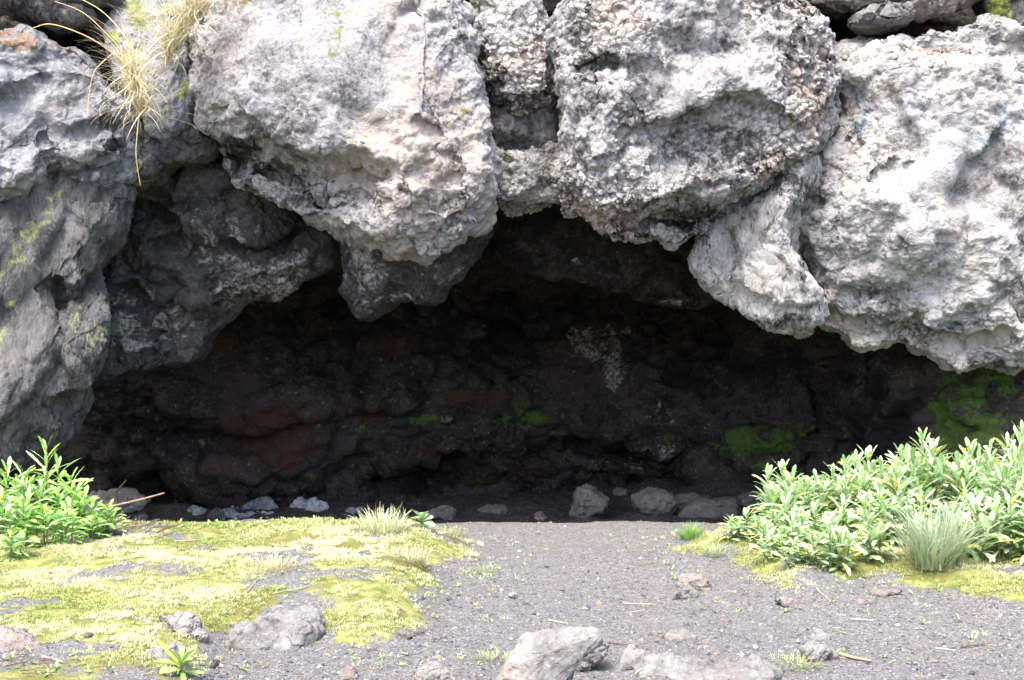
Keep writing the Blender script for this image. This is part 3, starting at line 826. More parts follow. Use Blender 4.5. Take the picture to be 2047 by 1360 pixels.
rock('boulder', 'mossy sloping rock behind the dry grass in the upper left cleft', 'boulder',
     [(215, 70), (260, 0), (330, -60), (420, -40), (400, 60), (384, 120), (398, 200), (380, 260), (340, 300), (300, 280), (280, 230), (225, 180)],
     10.6, M['wet_rock'], front=0.30, back=0.5, tilt=22, n=120, seed=97,
     relief=[('n', 1.6, 0.05), ('q', 2.5, 0.13), ('q', 6, 0.06), ('q', 14, 0.022)], paint=[('m', 265, 12, 20, 20, .9), ('m', 300, 30, 60, 40, .5), ('m', 370, 180, 24, 24, .7), ('m', 225, 75, 18, 14, 1), ('m', 300, 240, 40, 30, .45)])
rock('boulder', 'dark knobbly rock between the dry grass and the lip of the lichen spotted boulder', 'boulder',
     [(345, 195), (370, 183), (392, 205), (400, 240), (420, 265), (430, 300), (400, 320), (340, 330), (290, 380), (262, 378), (272, 330), (300, 280), (335, 250)],
     10.55, M['black_rock'], front=0.24, back=0.4, tilt=6, n=110, seed=101,
     relief=[('n', 2, 0.05), ('c', 5, 0.03), ('r', 5, 0.04)], paint=[('p', 350, 225, 30, 40, .5), ('p', 300, 300, 24, 40, .55), ('m', 280, 310, 14, 50, .6), ('m', 272, 362, 10, 12, .8)])
rock('boulder', 'dark slaty rock crossing the top left corner', 'boulder',
     [(-120, -80), (200, -90), (255, -30), (262, 8), (232, 22), (205, 14), (190, 45), (130, 62), (90, 48), (40, 26), (-120, 20)],
     10.6, M['streaked_rock'], front=0.34, back=0.5, tilt=-6, n=110, seed=103,
     relief=[('n', 1.6, 0.05), ('p', 3, 0.056, (0.6, 1, 1.6)), ('p', 8, 0.018, (0.5, 1, 1.6))], paint=[('m', 130, 40, 40, 20, .4), ('s', 60, 30, 50, 20, .6)])
rock('boulder', 'small dark rock tucked behind the dry grass near the top left', 'boulder',
     [(178, 25), (215, 15), (250, 30), (256, 60), (235, 85), (200, 85), (180, 60)], 10.75, M['black_rock'], front=0.22, back=0.3, n=70, seed=107,
     relief=[('n', 2.5, 0.04), ('c', 6, 0.03), ('r', 6, 0.02)], paint=[('p', 225, 38, 20, 10, .5)])
# upper right
rock('boulder', 'flat brownish ledge rock along the top right edge', 'boulder',
     [(1585, -70), (1600, 0), (1640, 20), (1690, 26), (1740, 18), (1800, 20), (1815, 40), (1880, 28), (1955, 4), (1970, -70)],
     10.8, M['brown_stone'], front=0.30, back=0.5, tilt=-6, n=120, seed=109,
     relief=[('n', 1.6, 0.05), ('f', 5, 0.05, (-0.25, 0, 1), 1.4), ('c', 4, 0.04), ('r', 4, 0.03)], paint=[('s', 1660, 20, 70, 30, .7), ('p', 1870, 15, 60, 20, .5)])
rock('boulder', 'small angular grey rock caught in the dark slot above the whitish boulder', 'boulder',
     [(1692, 42), (1720, 28), (1738, 10), (1760, 9), (1790, 16), (1818, 14), (1828, 34), (1790, 50), (1760, 56), (1715, 50)],
     10.62, M['grey_stone'], front=0.2, back=0.3, tilt=0, n=90, seed=113, cuts=10, relief=[('n', 2.5, 0.02), ('c', 6, 0.025), ('r', 6, 0.02)])
rock('boulder', 'dark wet rock with bright moss in the top right corner', 'boulder',
     [(1960, -60), (2140, -60), (2150, 260), (2060, 250), (2030, 180), (2018, 110), (2000, 60), (1972, 30)],
     10.75, M['black_rock'], front=0.35, back=0.5, n=110, seed=127,
     relief=[('n', 1.6, 0.05), ('q', 2.5, 0.13), ('q', 6, 0.06), ('q', 14, 0.022)], paint=[('m', 2000, 20, 30, 24, 1.1), ('p', 2030, 90, 30, 60, .6), ('m', 2040, 160, 20, 60, .5), ('r', 2010, 110, 20, 50, .4)])
rock('boulder', 'grey brown rounded rock at the right edge lower than the whitish boulder rim', 'boulder',
     [(2040, 260), (2080, 210), (2200, 240), (2220, 700), (2080, 740), (2047, 722), (2012, 690), (1990, 600), (2015, 500), (2020, 380)],
     10.35, M['pale_rock'], front=0.35, back=0.5, tilt=6, yaw=-14, n=130, seed=131,
     relief=[('n', 1.4, 0.05), ('p', 2, 0.072), ('p', 5, 0.024), ('p', 12, 0.00825)], paint=[('s', 2040, 640, 40, 60, .55), ('s', 2030, 330, 24, 60, .5)])
# ------------------------------------------------------------------ loose rocks on the ground
def floor_rock(label, outline, mat, depth=0.8, tilt=0.0, thick=None, n=60, cuts=9, seed=1, e=0.55, relief=None, paint=(), group=None, cutdeep=0.25, yaw=0, name='rock', cat='rock', dy=0.0, sink=0.0):
    ol = np.array(outline, float)
    cx = ol[:, 0].mean(); by = ol[:, 1].max() - 3
    if tilt > 30:
        by = ol[:, 1].mean()
    gp = ground_pt(cx, by)
    wid = (ol[:, 0].max() - ol[:, 0].min()) * gp[1] / FPX
    d = thick if thick else wid * depth * 0.5
    Y = gp[1] + (0 if tilt > 30 else d * 0.6) + dy
    if relief is None:
        k = max(wid, 0.06)
        relief = [('n', 1.2 / k, 0.04 * k), ('q', 2.5 / k, 0.13 * k), ('q', 5.5 / k, 0.05 * k), ('p', 8 / k, 0.025 * k), ('n', 12 / k, 0.008 * k)]
    return rock(name, label, cat, outline, Y, mat, front=d, back=d, tilt=tilt, n=n, cuts=cuts, seed=seed, e=e, relief=relief, paint=paint, group=group, cutdeep=cutdeep, yaw=yaw, smooth=1)

FR = floor_rock
# inside the cave
FR('pointed dark grey boulder standing on the cave floor by itself', [(1136, 1036), (1140, 1008), (1150, 985), (1160, 968), (1175, 963), (1192, 972), (1208, 990), (1226, 1012), (1229, 1026), (1212, 1036), (1170, 1038)], M['dark_stone'], seed=5, n=90, cuts=16)
FR('rounded dark boulder between the pointed boulder and the flat topped slab', [(1257, 1012), (1262, 995), (1282, 984), (1310, 977), (1340, 984), (1356, 1004), (1350, 1026), (1320, 1033), (1285, 1028), (1262, 1024)], M['dark_stone'], seed=8, n=80, cuts=14)
FR('long flat topped grey slab with a square end on the cave floor', [(1346, 1036), (1352, 1022), (1375, 1006), (1402, 993), (1440, 1000), (1466, 994), (1479, 1003), (1480, 1030), (1468, 1038), (1400, 1038)], M['dark_stone'], seed=13, n=90, cuts=5, depth=0.5, e=0.3, cutdeep=0.1, relief=[('n', 4, 0.012), ('q', 6, 0.02), ('p', 14, 0.006)])
FR('grey rock leaning behind the left end of the flat topped slab', [(1318, 1016), (1326, 999), (1350, 991), (1392, 989), (1412, 996), (1390, 1010), (1360, 1026), (1330, 1027)], M['dark_stone'], seed=17, n=70, cuts=12, dy=0.15)
FR('tiny pyramid shaped brownish stone at the crest of the path', [(1056, 1042), (1066, 1030), (1081, 1021), (1092, 1030), (1100, 1042)], M['brown_stone'], seed=19, n=40, cuts=8)
FR('low rounded dark boulder half buried near the bank end in the cave', [(843, 1040), (852, 1026), (868, 1016), (892, 1013), (908, 1021), (914, 1040)], M['dark_stone'], seed=21, n=60, cuts=8)
FR('flat pale grey rock beside the left leafy plants', [(160, 1000), (180, 988), (215, 984), (250, 983), (282, 992), (303, 1005), (298, 1014), (272, 1022), (250, 1036), (215, 1040), (180, 1036)], M['grey_stone'], seed=23, n=90, cuts=14, depth=0.7)
FR('small stone tucked under the tip of the flat pale rock', [(252, 1044), (262, 1026), (280, 1022), (296, 1030), (298, 1044)], M['grey_stone'], seed=25, n=40, cuts=8)
FR('dark knobbly stone at the left back of the cave floor', [(350, 1012), (352, 992), (362, 980), (378, 984), (388, 998), (406, 1000), (412, 1012), (390, 1018)], M['dark_stone'], seed=27, n=60, cuts=8, dy=0.4)
FR('pale topped little stone between the two white patches', [(588, 1002), (596, 988), (610, 982), (622, 992), (624, 1003), (606, 1008)], M['grey_stone'], seed=29, n=40, cuts=8, dy=0.3)
FR('dark mound of rubble under the rust stained wall', [(515, 1002), (524, 978), (545, 964), (575, 972), (590, 998), (560, 1006)], M['dark_stone'], seed=31, n=60, cuts=6, dy=0.5)
FR('brown stone in front of the wide white patch', [(412, 1044), (420, 1024), (432, 1014), (446, 1026), (452, 1044)], M['dark_stone'], seed=33, n=50, cuts=8)
FR('reddish brown clod beside the pale grass tuft in the cave', [(715, 1030), (722, 1020), (735, 1014), (750, 1020), (752, 1030)], M['brown_stone'], seed=35, n=36, cuts=6, paint=[('r', 735, 1020, 30, 14, 1)])
FR('large smooth dark rock behind the right leafy plants', [(1606, 960), (1620, 930), (1650, 914), (1690, 912), (1722, 930), (1735, 965), (1680, 985), (1630, 985)], M['dark_stone'], seed=37, n=70, cuts=8, dy=0.2)
for k, (x, y, rx, ry, lab) in enumerate(((985, 1020, 36, 8, 'dark flat stone low on the cave floor right of the rounded one'), (1390, 952, 40, 10, 'dark low stone on the cave slope above the flat topped slab'), (1500, 1000, 34, 16, 'dark stone in shadow right of the flat topped slab'), (650, 992, 26, 9, 'dark low stone behind the narrow white patch'), (470, 985, 24, 10, 'dark stone left of the rubble mound'),
                                         (1240, 985, 16, 8, 'dark pebble behind and right of the pointed boulder'), (800, 985, 22, 8, 'dark stone in front of the low wall hollow'))):
    FR(lab, [(x + rx * math.cos(a) * (1 + .2 * math.sin(3 * a + k)), y + ry * math.sin(a)) for a in np.linspace(0, 6.28, 10)[:-1]], M['dark_stone'], seed=70 + k, n=36, cuts=8)
# foreground
FR('large smooth pale grey boulder half buried at the bottom middle', [(998, 1380), (1000, 1345), (1012, 1310), (1026, 1282), (1050, 1274), (1110, 1270), (1150, 1259), (1190, 1260), (1204, 1275), (1190, 1290), (1160, 1310), (1150, 1345), (1140, 1400), (1060, 1420)], M['white_stone'], seed=41, n=120, cuts=12, depth=0.7, e=0.42, cutdeep=0.35,
   relief=[('n', 4, 0.015), ('p', 5, 0.012), ('n', 14, 0.005), ('p', 20, 0.00165)])
FR('grey tapering shoulder of rock leaning on the large pale boulder', [(1140, 1300), (1165, 1268), (1190, 1262), (1212, 1282), (1216, 1305), (1190, 1322), (1160, 1345), (1144, 1340)], M['grey_stone'], seed=43, n=70, cuts=8, depth=1.0)
FR('flat grey bedrock slab flush with the gravel at the bottom edge', [(1215, 1400), (1235, 1340), (1260, 1314), (1300, 1308), (1370, 1316), (1440, 1320), (1500, 1328), (1560, 1345), (1590, 1400), (1400, 1440)], M['grey_stone'], tilt=70, thick=0.07, seed=45, n=110, cuts=4)
FR('white split rock with moss behind the small rosette plant', [(312, 1240), (350, 1230), (392, 1232), (402, 1246), (396, 1262), (430, 1278), (392, 1302), (372, 1300), (350, 1308), (338, 1280)], M['white_stone'], seed=47, n=100, cuts=14, depth=0.7, tilt=40, thick=0.06)
FR('pale grey pointed rock lying left of the small rosette plant', [(272, 1308), (310, 1300), (346, 1292), (372, 1292), (362, 1320), (340, 1345), (330, 1375), (312, 1350)], M['white_stone'], seed=48, n=80, cuts=12, tilt=35, thick=0.06)
FR('broad rough pinkish grey rock embedded in the soil at lower left', [(440, 1335), (452, 1290), (486, 1262), (520, 1242), (570, 1232), (620, 1228), (644, 1238), (640, 1265), (625, 1295), (600, 1325), (545, 1345), (500, 1352), (460, 1350)], M['grey_stone'], seed=51, n=130, cuts=4, tilt=62, thick=0.085,
   relief=[('n', 3, 0.03), ('p', 5, 0.018), ('p', 12, 0.011), ('b', 20, 0.008), ('p', 28, 0.0033)])
FR('flat purplish grey stone in the moss at the left edge', [(-40, 1270), (0, 1258), (40, 1260), (70, 1280), (88, 1300), (60, 1320), (20, 1325), (-40, 1330)], M['brown_stone'], tilt=62, thick=0.04, seed=53, n=70, cuts=6)
FR('tan angular stone on the right of the path below the grass fringe', [(1350, 1172), (1358, 1154), (1390, 1148), (1408, 1152), (1424, 1176), (1420, 1184), (1380, 1184)], M['brown_stone'], seed=55, n=60, cuts=10, depth=0.9)
FR('low grey stone just below the tan angular stone', [(1344, 1196), (1350, 1178), (1380, 1172), (1396, 1184), (1396, 1198), (1370, 1200)], M['grey_stone'], seed=56, n=50, cuts=10, depth=0.8)
FR('flat reddish stone alone on the gravel right of the path', [(1542, 1200), (1556, 1195), (1590, 1198), (1622, 1210), (1618, 1224), (1600, 1226), (1570, 1216)], M['brown_stone'], seed=57, n=50, cuts=10, depth=0.7, tilt=35, thick=0.04)
FR('long thin pinkish stone near the right grass edge', [(1728, 1198), (1740, 1186), (1770, 1180), (1802, 1178), (1808, 1190), (1776, 1196), (1748, 1202)], M['brown_stone'], seed=59, n=50, cuts=8, tilt=45, thick=0.03)
FR('small pinkish stone just left of the long thin pinkish one', [(1706, 1206), (1716, 1200), (1738, 1199), (1746, 1206), (1728, 1210)], M['brown_stone'], seed=60, n=36, cuts=8)
FR('rough pale stone next to a dead leaf at lower right', [(1600, 1302), (1612, 1290), (1640, 1288), (1660, 1298), (1652, 1314), (1630, 1324), (1612, 1316)], M['grey_stone'], seed=61, n=60, cuts=10)
FR('rusty brown stone joined to the rough pale stone', [(1650, 1304), (1664, 1298), (1676, 1308), (1670, 1320), (1654, 1320)], M['brown_stone'], seed=62, n=40, cuts=8)
FR('faint buried stone above the rough pale stone', [(1612, 1280), (1630, 1264), (1655, 1264), (1668, 1278), (1655, 1290), (1630, 1290)], M['grey_stone'], tilt=60, thick=0.025, seed=63, n=40, cuts=6)
FR('flat grey flake on the gravel right of the large pale boulder', [(1318, 1278), (1340, 1266), (1380, 1268), (1408, 1280), (1370, 1290), (1336, 1288)], M['grey_stone'], tilt=66, thick=0.025, seed=64, n=40, cuts=6)
FR('thin flat pale flake beside the path seedlings', [(1016, 1192), (1024, 1184), (1036, 1188), (1030, 1194)], M['white_stone'], seed=65, n=24, cuts=6, tilt=40, thick=0.012)
FR('dark brown flat stone on the mossy bank slope', [(930, 1124), (936, 1116), (950, 1118), (952, 1126), (940, 1128)], M['brown_stone'], seed=66, n=24, cuts=6)
FR('grey wedge of stone at the bottom edge under the moss', [(820, 1372), (838, 1338), (870, 1332), (905, 1350), (910, 1372)], M['grey_stone'], tilt=40, thick=0.05, seed=67, n=50, cuts=8)
FR('long dark splinter of rock below the pinkish embedded rock', [(400, 1345), (415, 1328), (440, 1320), (432, 1332), (412, 1348)], M['dark_stone'], tilt=50, thick=0.02, seed=68, n=30, cuts=6)
FR('pinkish stone cut off by the bottom edge', [(670, 1372), (690, 1332), (712, 1340), (720, 1372)], M['brown_stone'], tilt=40, thick=0.04, seed=69, n=40, cuts=6)
FR('small grey stone on the bare patch between mosses', [(790, 1270), (800, 1262), (818, 1264), (822, 1272), (806, 1276)], M['dark_stone'], seed=171, n=30, cuts=8)
FR('little dark lump of lava in the moss', [(166, 1272), (174, 1263), (186, 1266), (186, 1276), (174, 1280)], M['dark_stone'], seed=172, n=30, cuts=8)
FR('second little dark lump of lava on the upper moss', [(250, 1222), (256, 1216), (266, 1220), (262, 1228)], M['dark_stone'], seed=173, n=24, cuts=6)
FR('pale pebble on the path nearest the mossy bank', [(930, 1203), (934, 1196), (942, 1198), (941, 1206)], M['white_stone'], seed=174, n=20, cuts=6)
FR('white chip of stone on the middle of the gravel', [(1016, 1190), (1020, 1187), (1032, 1188), (1030, 1193)], M['white_stone'], seed=175, n=20, cuts=6, dy=-.1)
FR('whitish chip of stone left of the rough pale stone', [(1534, 1276), (1540, 1270), (1546, 1273), (1543, 1280)], M['white_stone'], seed=176, n=20, cuts=6)

# whitish frothy patches on the cave floor
SN = [('n', 5, 0.06), ('b', 9, 0.08), ('b', 22, 0.035)]
for lab, x0, x1, y0, y1, seed in (('wide white frothy patch at the left of the cave floor', 442, 555, 1006, 1020, 1), ('lower white frothy strip in front of the wide patch', 448, 548, 1026, 1036, 2),
                                  ('narrow white frothy patch near the pale topped stone', 582, 652, 1010, 1022, 3), ('little white frothy spot left of the wide patch', 378, 404, 1018, 1026, 4), ('thin greyish frothy patch next to the reddish clod', 684, 722, 1018, 1030, 5)):
    rng = random.Random(seed)
    cx, cy, rx, ry = (x0 + x1) / 2, (y0 + y1) / 2, (x1 - x0) / 2, (y1 - y0) / 2
    FR(lab, [(cx + rx * math.cos(a) * rng.uniform(.8, 1.1), cy + ry * math.sin(a) * rng.uniform(.7, 1.25)) for a in np.linspace(0, 6.28, 15)[:-1]], M['foam'], seed=180 + seed, n=60, cuts=0, relief=SN, name='froth_patch', cat='froth', tilt=74, thick=0.02)

# ------------------------------------------------------------------ vegetation materials
def plant_mat(name, rough=0.55, trans=0.3):
    g = NG(name)
    a = g.attr('tone')
    oi = g.n('ShaderNodeObjectInfo')
    v = g.ramp(oi.outputs['Random'], 0, 1, 0.85, 1.15, 'LINEAR')
    col = g.mix(1.0, a.outputs['Color'], (1, 1, 1), 'MULTIPLY')
    hs = g.n('ShaderNodeHueSaturation')
    g.put(hs.inputs['Color'], col); g.put(hs.inputs['Value'], v)
    col = hs.outputs[0]
    g.put(g.b.inputs['Base Color'], col)
    g.b.inputs['Roughness'].default_value = rough
    g.b.inputs['Specular IOR Level'].default_value = 0.35
    if trans:
        t = g.n('ShaderNodeBsdfTranslucent')
        g.put(t.inputs['Color'], col)
        mx = g.n('ShaderNodeMixShader')
        mx.inputs[0].default_value = trans
        g.t.links.new(g.b.outputs[0], mx.inputs[1]); g.t.links.new(t.outputs[0], mx.inputs[2])
        g.t.links.new(mx.outputs[0], g.out.inputs['Surface'])
    return g.m
M['leaf'] = plant_mat('leaf', 0.5, 0.25)
M['blade'] = plant_mat('grass_blade', 0.6, 0.3)
M['twig'] = plant_mat('twig', 0.8, 0.0)
M['pebble'] = plant_mat('pebble', 0.85, 0.0)

def blades(base, az, lean, L, W, droop, col0, col1, nseg=5, rng=None):
    """many grass blades at once: base (N,3), azimuth, initial lean from vertical, length, width, droop"""
    N = len(base)
    t = np.linspace(0, 1, nseg + 1)
    ang = lean[:, None] + droop[:, None] * t[None] ** 1.5
    ds = L[:, None] / nseg
    hx = np.concatenate([np.zeros((N, 1)), np.cumsum(np.sin(ang[:, :-1]) * ds, 1)], 1)
    hz = np.concatenate([np.zeros((N, 1)), np.cumsum(np.cos(ang[:, :-1]) * ds, 1)], 1)
    sw = np.random.RandomState(N).normal(0, 0.55, N)[:, None] * t[None] ** 1.5
    ca, sa = np.cos(az[:, None] + sw), np.sin(az[:, None] + sw)
    cen = np.stack([base[:, 0:1] + hx * ca, base[:, 1:2] + hx * sa, base[:, 2:3] + hz], -1)
    wv = np.stack([-np.sin(az), np.cos(az), 0 * az], -1)
    wd = W[:, None] * (1 - t[None] ** 2 * 0.93) * 0.5
    Lf = cen - wv[:, None] * wd[..., None]
    Rt = cen + wv[:, None] * wd[..., None]
    V = np.stack([Lf, Rt], 2).reshape(-1, 3)
    b = (np.arange(N) * 2 * (nseg + 1))[:, None] + 2 * np.arange(nseg)[None]
    Q = np.stack([b, b + 1, b + 3, b + 2], -1).reshape(-1, 4)
    C = col0[:, None] * (1 - t[None, :, None]) + col1[:, None] * t[None, :, None]
    C = np.repeat(C, 2, 1).reshape(-1, 3)
    return V, Q, np.concatenate([C, np.ones((len(C), 1))], 1)

def colmix(rng, N, *cols):
    c = np.array(cols)[rng.randint(len(cols), size=N)]
    return c * rng.uniform(0.8, 1.2, (N, 1))

def tuft(label, p, N, L, spread, cols0, cols1, seed, lean=(0.0, 0.9), droop=(0.2, 1.3), w=0.004, az=None, cat='grass tuft', name='grass_tuft', nseg=6):
    rng = np.random.RandomState(seed)
    r = spread * np.sqrt(rng.rand(N)); a = rng.uniform(0, 2 * math.pi, N)
    base = np.stack([r * np.cos(a), r * np.sin(a), 0 * r - 0.01], 1)
    azm = (a + rng.normal(0, 0.5, N)) if az is None else math.radians(az[0]) + rng.normal(0, math.radians(az[1]), N)
    V, Q, C = blades(base, azm, rng.uniform(*lean, N), L * rng.uniform(0.45, 1.0, N), w * rng.uniform(0.6, 1.2, N), rng.uniform(*droop, N), colmix(rng, N, *cols0), colmix(rng, N, *cols1), nseg)
    me = mesh_from(name, V, Q)
    set_attr(me, 'tone', C)
    return tag(link(name, me, M['blade'], loc=p), label, cat)

STRAW0 = [(0.62, 0.54, 0.34), (0.50, 0.40, 0.22), (0.42, 0.42, 0.18)]
STRAW1 = [(0.78, 0.72, 0.54), (0.72, 0.63, 0.42), (0.82, 0.77, 0.60)]
GRN0 = [(0.16, 0.22, 0.08), (0.24, 0.26, 0.10), (0.30, 0.28, 0.12)]
GRN1 = [(0.48, 0.60, 0.40), (0.58, 0.66, 0.48), (0.40, 0.54, 0.30)]

def straw_clump(label, line, N, L, az, lean, droop, seed):
    """straws rooted along a crack"""
    rng = np.random.RandomState(seed)
    P = np.array([at(*q) for q in line])
    f = rng.rand(N) * (len(P) - 1); i0 = f.astype(int); f -= i0
    base = P[i0] * (1 - f[:, None]) + P[i0 + 1] * f[:, None] + rng.normal(0, 0.022, (N, 3))
    org = P.mean(0)
    V, Q, C = blades(base - org, np.radians(rng.normal(az[0], az[1], N)), rng.uniform(*lean, N), L * rng.uniform(0.3, 1.0, N) ** 1.2, 0.0075 * rng.uniform(0.5, 1.3, N), rng.uniform(*droop, N), colmix(rng, N, *STRAW0), colmix(rng, N, *STRAW1), 7)
    me = mesh_from('straw_clump', V, Q); set_attr(me, 'tone', C)
    tag(link('straw_clump', me, M['blade'], loc=org), label, 'grass clump')
straw_clump('bushy dry straw clump spilling over the top edge of the cliff', [(420, -5, 10.0), (385, 40, 9.95), (355, 85, 9.9), (335, 120, 9.9)], 520, 0.6, (190, 75), (0.2, 1.9), (-0.1, 1.4), 1)
straw_clump('second dry straw clump trailing lower down the crack', [(262, 120, 9.9), (268, 160, 9.86), (275, 195, 9.86), (292, 235, 9.86)], 420, 0.5, (230, 95), (0.2, 2.1), (0.2, 1.6), 2)
tuft('dense blue green grass tuft in front of the right leafy plants', ground_pt(1868, 1132), 520, 0.44, 0.11, [(0.34, 0.42, 0.22), (0.44, 0.42, 0.22), (0.28, 0.36, 0.18)], GRN1, 4, lean=(0.0, 0.75), droop=(0.1, 1.1), w=0.009)
tuft('pale green grass tuft crowning the end of the mossy bank', ground_pt(765, 1062), 240, 0.19, 0.12, [(0.36, 0.40, 0.2), (0.4, 0.38, 0.2)], [(0.55, 0.62, 0.42), (0.48, 0.58, 0.32), (0.62, 0.6, 0.42)], 5, lean=(0.0, 1.1), droop=(0.0, 0.8), w=0.008)
tuft('yellowish grass tussock on the path side of the mossy bank', ground_pt(815, 1122), 300, 0.13, 0.12, STRAW0 + GRN0, STRAW1 + [(0.3, 0.36, 0.12)], 6, lean=(0.1, 1.2), droop=(0.0, 0.9), w=0.004)
tuft('bright green little grass tuft at the left end of the right bank', ground_pt(1383, 1076), 320, 0.13, 0.07, [(0.14, 0.28, 0.05)], [(0.22, 0.42, 0.08), (0.3, 0.45, 0.14)], 7, lean=(0.0, 1.0), droop=(0.0, 0.8), w=0.004)
tuft('small bluish grass tuft below the left end of the right bank', ground_pt(1430, 1110), 140, 0.11, 0.06, GRN0, GRN1, 8, lean=(0.1, 1.1), w=0.004)
tuft('low fringe of yellow green grass beside the bank end', ground_pt(895, 1072), 260, 0.10, 0.13, GRN0, [(0.34, 0.42, 0.12), (0.45, 0.45, 0.2)], 9, lean=(0.1, 1.2), w=0.004)
tuft('pale bleached grass tussock in the middle of the moss', ground_pt(545, 1138), 420, 0.10, 0.17, STRAW0, [(0.62, 0.58, 0.36), (0.55, 0.5, 0.25)], 10, lean=(0.1, 1.2), w=0.004)
tuft('small grass patch left of the large pale boulder', ground_pt(985, 1322), 200, 0.07, 0.09, GRN0, [(0.42, 0.45, 0.2), (0.34, 0.4, 0.14)], 11, lean=(0.1, 1.3), w=0.004)
tuft('small grass patch left of the rough pale stone', ground_pt(1590, 1330), 240, 0.07, 0.11, GRN0, [(0.42, 0.45, 0.2), (0.34, 0.4, 0.14)], 12, lean=(0.1, 1.3), w=0.004)
tuft('sparse grass sprouts on the slope below the bank end', ground_pt(962, 1146), 60, 0.08, 0.09, GRN0, [(0.3, 0.45, 0.14)], 13, lean=(0.1, 1.0), w=0.004)

# long single straws arching over the cliff top
def stalk(label, pts, r, col, name='grass_stalk', cat='grass stalk', group=None, ns=6):
    P = np.array(pts)
    t = np.linspace(0, len(P) - 1, 8 * (len(P) - 1) + 1)
    # Catmull-Rom
    def cr(tt):
        i = min(int(tt), len(P) - 2); f = tt - i
        p0, p1, p2, p3 = P[max(i - 1, 0)], P[i], P[i + 1], P[min(i + 2, len(P) - 1)]
        return 0.5 * (2 * p1 + (p2 - p0) * f + (2 * p0 - 5 * p1 + 4 * p2 - p3) * f * f + (3 * p1 - p0 - 3 * p2 + p3) * f ** 3)
    C = np.array([cr(x) for x in t])
    T = np.gradient(C, axis=0); T /= np.linalg.norm(T, axis=1)[:, None]
    up = np.array([0.3, 0.5, 0.8])
    A = np.cross(T, up); A /= np.linalg.norm(A, axis=1)[:, None]; B = np.cross(T, A)
    rr = r * np.linspace(1, 0.55, len(C)) * (1 + 0.15 * np.sin(np.arange(len(C)) * 2.1))
    th = np.linspace(0, 2 * math.pi, ns + 1)[:-1]
    V = C[:, None] + rr[:, None, None] * (np.cos(th)[None, :, None] * A[:, None] + np.sin(th)[None, :, None] * B[:, None])
    m = len(C)
    i = np.arange(m * ns).reshape(m, ns)
    Q = np.stack([i[:-1], np.roll(i[:-1], -1, 1), np.roll(i[1:], -1, 1), i[1:]], -1).reshape(-1, 4)
    V = V.reshape(-1, 3)
    base = C[0].copy()
    caps = [[i[0, 0], i[0, k + 1], i[0, k]] for k in range(1, ns - 1)] + [[i[-1, 0], i[-1, k], i[-1, k + 1]] for k in range(1, ns - 1)]
    me = mesh_from(name, V - base, Q, caps)
    rg = np.random.RandomState(int(abs(base[0] * 1000)) % 9999)
    c = np.array(col) * rg.uniform(0.75, 1.2, (len(V), 1))
    set_attr(me, 'tone', np.concatenate([c, np.ones((len(V), 1))], 1))
    return tag(link(name, me, M['twig'], loc=base), label, cat, group)
ST = (0.5, 0.38, 0.2)
stalk('long straw arching up left over the dark corner rock', [at(268, 130, 10.0), at(215, 70, 9.95), at(165, 25, 9.95), at(110, 3, 10.0)], 0.0045, ST)
stalk('long straw leaning steeply to the top edge of the cliff', [at(280, 120, 10.0), at(240, 60, 9.95), at(200, 20, 9.95), at(155, -5, 10.0)], 0.0045, ST)
stalk('long straw bowed flat across the lichen crusted rock top', [at(265, 140, 9.95), at(190, 82, 9.8), at(110, 50, 9.75), at(70, 55, 9.75), at(53, 68, 9.75)], 0.0045, ST)
stalk('single straw hanging down past the mossy ridge', [at(283, 170, 9.9), at(276, 250, 9.8), at(272, 310, 9.8), at(281, 372, 9.85)], 0.0045, ST)
stalk('short straw dangling left over the bluish rock', [at(212, 118, 9.8), at(188, 145, 9.75), at(178, 190, 9.75), at(175, 236, 9.75)], 0.004, ST)

# ------------------------------------------------------------------ twigs and straws on the ground
def lying(label, a, b, r, col, lift=0.01, bend=0.03, seed=0, name='twig', cat='twig', group=None, endlift=0.0):
    rg = np.random.RandomState(seed)
    A, B = ground_pt(*a), ground_pt(*b)
    pts = []
    for k, t in enumerate(np.linspace(0, 1, 5)):
        p = A * (1 - t) + B * t
        p[:2] += rg.normal(0, bend * np.linalg.norm(B - A) * 0.5, 2) * (0 < t < 1)
        p[2] = ground_z(p[0], p[1])[0] + lift + endlift * t
        pts.append(p)
    return stalk(label, pts, r * 0.7, col, name, cat, group)
BR, PALE, RED = (0.11, 0.075, 0.055), (0.42, 0.34, 0.22), (0.13, 0.08, 0.06)
stalk('dry stick poking out over the flat pale rock', [at(188, 1020, 9.6), at(235, 1010, 9.55), (at(285, 998, 9.5)), at(328, 986, 9.45)], 0.010, (0.26, 0.19, 0.13), 'twig', 'twig')
stalk('short brown stick leaning at the back by the left plants', [at(232, 985, 10.6), at(242, 972, 10.6), at(252, 960, 10.6)], 0.010, (0.12, 0.08, 0.06), 'twig', 'twig')
lying('dark twig lying across the upper moss', (95, 1150), (172, 1138), 0.006, (0.08, 0.06, 0.055), seed=1)
lying('pale straw on the bare soil patch of the bank', (410, 1202), (468, 1185), 0.006, PALE, seed=2)
lying('thin straw crossing the moss toward the pinkish rock', (490, 1190), (530, 1148), 0.004, PALE, seed=3)
lying('long thin pale straw at the edge of the bare soil', (545, 1192), (635, 1170), 0.0035, PALE, seed=4)
lying('reddish stick on the path below the bank corner', (790, 1216), (812, 1228), 0.009, RED, seed=5)
lying('brown stick on the gravel below the mossy bank', (815, 1280), (850, 1264), 0.007, RED, seed=6)
lying('pale straw on the gravel behind the large pale boulder', (1097, 1244), (1136, 1251), 0.005, PALE, seed=7)
lying('straight pale straw on the right of the path', (1245, 1210), (1312, 1213), 0.005, PALE, seed=8, bend=0.01)
